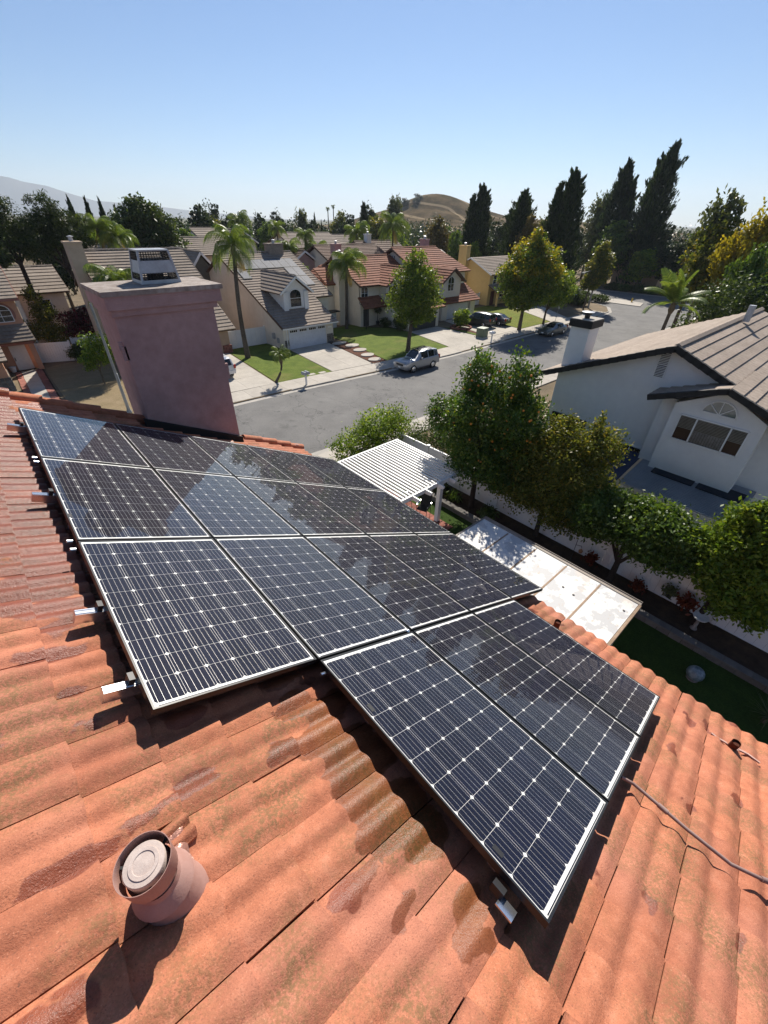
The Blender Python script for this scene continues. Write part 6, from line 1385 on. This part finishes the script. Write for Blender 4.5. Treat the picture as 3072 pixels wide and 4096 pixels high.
# ------------------------------------------------------------------ vehicles
def car(name, label, loc, rz, paint, St, W, wb, wr, belt, suv=False, cat='car', cabin=(0,0), rack=False, group=None):
    """St: stations (x, z_low, z_belt, z_top, half width, top half width); x forward"""
    t_ = thing(name, label, cat, loc, rz, group); mb = MB(); rings = []
    for (x, zl, zb, zt, hw, tw) in St:
        h = [(hw*.80,zl),(hw*.97,zl+.10),(hw,zl+(zb-zl)*.45),(hw*.985,zb-.05),(hw*.93,zb),(tw,zt-.05),(tw*.86,zt)]
        rings.append([(x,y,z) for y,z in h]+[(x,-y,z) for y,z in h[::-1]])
    n = len(rings[0])
    for r_ in rings: mb.v += r_
    for i in range(len(rings)-1):
        for k in range(n): mb.f.append((i*n+k,(i+1)*n+k,(i+1)*n+(k+1)%n,i*n+(k+1)%n))
    mb.f.append(tuple(range(n))); mb.f.append(tuple((len(rings)-1)*n+k for k in range(n-1,-1,-1)))
    body = ob('body', mb, M[paint], t_, True)
    def face(i, k): return [Vector(rings[i][k]),Vector(rings[i+1][k]),Vector(rings[i+1][k+1]),Vector(rings[i][k+1])]
    def glass(nm, P, ins, o_):
        c = sum(P, Vector())/4; N = (P[1]-P[0]).cross(P[3]-P[0])
        if N.length < 1e-6: N = (P[2]-P[1]).cross(P[0]-P[1])
        N.normalize()
        if N.dot(c-Vector((0,0,.7))) < 0: N = -N
        Q = [p.lerp(c, ins)+N*o_ for p in P]; q = ob(nm, MB().add(Q, [(0,1,2,3)]), M['glass_blue'], body); return q
    c0, c1 = cabin
    for i in range(c0, c1):
        for k in (4, n-6): glass('side_window', face(i,k), .10, .012)
    # windscreen and rear window span between the tops of two stations
    for (i, nm) in ((c0-1,'windscreen'),(c1,'rear_window')):
        a, b = rings[i], rings[i+1]; P = [Vector(a[6]),Vector(b[6]),Vector(b[n-7]),Vector(a[n-7])] ; glass(nm, P, .08, .014)
        for k in (4,5,n-6,n-7):
            pass
    zlo = St[len(St)//2][1]
    for sx in (1,-1):
        for sy in (1,-1):
            x = sx*wb/2; y = sy*(W/2-.09)
            w_ = ob('wheel', MB().lathe([(wr*.62,.11),(wr*.95,.10),(wr,.06),(wr,-.10),(wr*.6,-.11)], 20, (x,y,wr), (0,sy,0)), M['rubber'], t_, True)
            ob('rim', MB().disc((x,y+sy*.10,wr), wr*.63, (0,sy,0), 18).lathe([(wr*.63,.0),(wr*.5,.02),(wr*.15,.03)], 10, (x,y+sy*.10,wr), (0,sy,0)), M['alu'], w_)
            ob('wheel_arch', MB().disc((x,y+sy*.075,wr+.03), wr*1.18, (0,sy,0), 20), M['rubber'], t_)
    xf, xr = St[0][0], St[-1][0]; zb0 = St[1][2]
    ob('bumper', MB().box(xf-.06,xf+.05,-W*.42,W*.42,St[0][1]+.02,St[0][1]+.28), M[paint], t_); ob('bumper', MB().box(xr-.06,xr+.06,-W*.43,W*.43,St[-1][1]+.02,St[-1][1]+.30), M[paint], t_)
    ob('grille', MB().box(xf-.02,xf+.03,-W*.24,W*.24,St[0][2]-.26,St[0][2]-.06), M['plastic_dk'], t_)
    for sy in (1,-1):
        ob('headlight', MB().box(xf-.10,xf+.035,sy*W*.37-.16,sy*W*.37+.12,St[0][2]-.24,St[0][2]-.04), M['lamp_clear'], t_); ob('tail_light', MB().box(xr-.035,xr+.12,sy*W*.42-.10,sy*W*.42+.09,St[-1][2]-.22,St[-1][2]+.10), M['lamp_red'], t_)
        ob('mirror', MB().box(St[c0][0]-.02,St[c0][0]+.16,sy*(W/2+.04)-.10,sy*(W/2+.04)+.08,St[c0][2]+.02,St[c0][2]+.18), M[paint], t_)
        ob('sill', MB().box(-wb/2+wr+.1,wb/2-wr-.1,sy*W*.47-.05,sy*W*.47+.05,zlo-.02,zlo+.12), M['plastic_dk'], t_)
        for i in range(c0,c1): ob('door_handle', MB().box(St[i+1][0]+.1,St[i+1][0]+.28,sy*W*.498-.01,sy*W*.498+.012,St[i][2]-.16,St[i][2]-.12), M[paint], t_)
    ob('plate', MB().box(xf+.04,xf+.06,-.16,.16,St[0][1]+.08,St[0][1]+.22), M['white'], t_); ob('plate', MB().box(xr-.075,xr-.055,-.16,.16,St[-1][1]+.40,St[-1][1]+.54), M['white'], t_)
    if rack:
        zt = max(s_[3] for s_ in St)
        for sy in (1,-1): ob('roof_rail', MB().bar((.55,sy*.56,zt+.05),(-1.5,sy*.56,zt+.05),.04,.05), M['plastic_dk'], t_)
        for x in (.3,-.5,-1.3): ob('cross_bar', MB().bar((x,-.56,zt+.06),(x,.56,zt+.06),.05,.03), M['plastic_dk'], t_)
        ob('sunroof', MB().box(-.2,.35,-.38,.38,zt-.005,zt+.006), M['glass_blue'], t_)
    return t_
SUVS = [(2.36,.42,.92,.96,.80,.70),(2.20,.30,1.02,1.08,.90,.72),(1.25,.26,1.08,1.16,.93,.74),(.98,.26,1.10,1.20,.93,.74),(.30,.26,1.10,1.74,.93,.66),(-.70,.26,1.11,1.79,.93,.67),(-1.62,.28,1.12,1.77,.92,.66),(-2.12,.32,1.12,1.68,.89,.62),(-2.36,.40,1.08,1.14,.84,.68)]
SEDS = [(2.32,.36,.66,.70,.76,.62),(2.10,.24,.80,.84,.86,.68),(1.15,.20,.90,.96,.89,.70),(.95,.20,.92,.99,.89,.70),(.18,.20,.93,1.40,.89,.58),(-.70,.20,.94,1.44,.89,.59),(-1.28,.20,.96,1.36,.89,.58),(-1.85,.22,.98,1.06,.88,.66),(-2.30,.34,.94,.98,.80,.64)]
car('silver_suv','silver four by four parked on the far kerb under the tree',(30.34,28.82,.0),math.pi,'silver',SUVS,1.86,2.70,.375,1.1,True,'car',(4,7),True)
car('grey_sedan','dark grey sedan parked on the far kerb beside the sign pole',(55.4,28.35,0),math.pi-.03,'grey_paint',SEDS,1.78,2.70,.33,.93,False,'car',(4,6))
car('dark_suv','dark grey wagon parked on the driveway beside the planter bush',(51.6,37.7,.12),rad(96),'darkgrey_paint',SUVS,1.86,2.70,.36,1.1,True,'car',(4,7))
car('dark_sedan','dark sedan parked right of the dark wagon on the driveway',(54.3,37.0,.12),rad(96),'darkgrey_paint',SEDS,1.78,2.70,.33,.93,False,'car',(4,6))
car('black_car','black sedan in the shaded far driveway by the corner lamp',(82.0,39.5,.1),rad(160),'black_paint',SEDS,1.78,2.70,.33,.93,False,'car',(4,6))
car('white_hatchback','white car with red tail light half hidden by our chimney',(14.3,39.1,.12),rad(90),'white_paint_car',SUVS,1.8,2.6,.33,1.0,True,'car',(4,7))
# ------------------------------------------------------------------ street furniture
def furniture():
    t_ = thing('mailbox', 'double grey mailbox on a white post by the near lawn', 'mailbox', (18.9,31.15,.10), rad(8)); ob('post', MB().box(-.06,.06,-.06,.06,0,.92), M['white'], t_)
    for sx in (-1,1):
        q = MB().prism([(sx*.17+.12*math.cos(a),-.26,1.03+.13*math.sin(a)) for a in np.linspace(0,math.pi,9)]+[(sx*.17-.12,-.26,.92),(sx*.17+.12,-.26,.92)], (0,.50,0)); ob('box', q, M['galv'], t_)
    t_ = thing('mailbox', 'white mailbox on a post beside the green utility box', 'mailbox', (44.75,30.35,.10), 0); ob('post', MB().box(-.06,.06,-.06,.06,0,1.05), M['white'], t_); ob('crossbar', MB().box(-.3,.3,-.05,.05,.95,1.03), M['white'], t_)
    for sx in (-1,1): ob('box', MB().prism([(sx*.18+.13*math.cos(a),-.25,1.15+.13*math.sin(a)) for a in np.linspace(0,math.pi,9)]+[(sx*.18-.13,-.25,1.03),(sx*.18+.13,-.25,1.03)], (0,.5,0)), M['white'], t_)
    t_ = thing('utility_box', 'green utility box on a pad beside the driveway', 'utility box', (46.25,32.9,.12), rad(5)); ob('pad', MB().box(-.75,.75,-.65,.65,0,.06), M['concrete'], t_); ob('cabinet', MB().prism([(-.6,-.5,.06),(.6,-.5,.06),(.6,-.5,.95),(.55,-.5,1.05),(-.55,-.5,1.05),(-.6,-.5,.95)], (0,1.0,0)), M['green_box'], t_); ob('lid', MB().box(-.63,.63,-.53,.53,1.051,1.09), M['green_box'], t_)
    t_ = thing('lamp_pole', 'tall grey street lamp pole beside our chimney', 'street lamp', (5.34,33.94,.1)); ob('pole', MB().tube([(0,0,0),(0,0,3.5),(0,0,7.3)], [.11,.09,.07], 10), M['pole'], t_, True); ob('base', MB().lathe([(.2,0),(.2,.12),(.12,.3)], 10), M['pole'], t_); ob('arm', MB().tube([(0,0,7.25),(0,-.25,7.5),(0,-.55,7.55)], .035, 8), M['pole'], t_); ob('sign_plate', MB().box(.05,.08,-.22,.22,2.3,2.9), M['white'], t_)
    t_ = thing('corner_lamp', 'curved arm street lamp near the cross street', 'street lamp', (79.2,35.0,.1)); ob('pole', MB().tube([(0,0,0),(0,0,4.2),(-.6,0,5.2),(-2.2,0,5.75),(-4.6,0,5.6)], [.16,.13,.11,.09,.07], 10), M['pole'], t_, True); ob('lamp_head', MB().obox((-5.0,0,5.58),(.45,0,0),(0,.16,0),(0,0,.08)), M['pole'], t_)
    t_ = thing('street_sign', 'small sign on a thin leaning post by the far sidewalk', 'sign', (62.5,31.9,.1)); ob('post', MB().tube([(0,0,0),(.15,0,2.3)], .035, 6), M['pole'], t_); ob('plate', MB().obox((.16,-.05,2.1),(.22,0,0),(0,.01,0),(0,0,.3)), M['galv'], t_)
    t_ = thing('fire_hydrant', 'yellow fire hydrant at the far corner', 'hydrant', (92.6,33.0,.0)); 
    ob('barrel', MB().lathe([(.2,0),(.2,.08),(.13,.1),(.13,.6),(.17,.62),(.14,.72),(.05,.82),(0,.84)], 12), M['hyd'], t_, True); ob('outlet', MB().tube([(-.22,0,.5),(.22,0,.5)], .06, 8), M['hyd'], t_)
    struct('corner_island', polyprism([(88.9,30),(93.6,31.2),(94.5,36),(92,44),(89,45)], .0, .10), M['concrete'])
    for k, (x,y) in enumerate(((20.9,33.35),(22.0,33.2))): o = ob('meter_lid', MB().box(x-.35,x+.35,y-.22,y+.22,.10,.135), M['concrete']); tag(o, 'pale concrete meter lid in the lawn edge, %s one' % ('left','right')[k], 'meter lid', 'meter lids')
    pl = thing('brick_planter', 'low brick edging round the planter bush', 'planter', (48.2,38,.1), world=True)
    for k in range(12):
        a = k/12*2*math.pi; x, y = 48.3+1.5*math.cos(a), 38.0+1.3*math.sin(a); ob('brick', MB().obox((x,y,.22), (.32*-math.sin(a),.32*math.cos(a),0), (.09*math.cos(a),.09*math.sin(a),0), (0,0,.1)), M['brick'], pl)
    t_ = thing('flower_pot', 'white flower pot beside the peach house door', 'flower pot', (.15,50.9,.12)); ob('pot', MB().lathe([(0,0),(.18,0),(.26,.42),(.21,.42),(0,.36)], 14), M['white'], t_, True); ob('rim', MB().lathe([(.26,.38),(.285,.40),(.26,.44)], 14), M['white'], t_, True)
furniture()
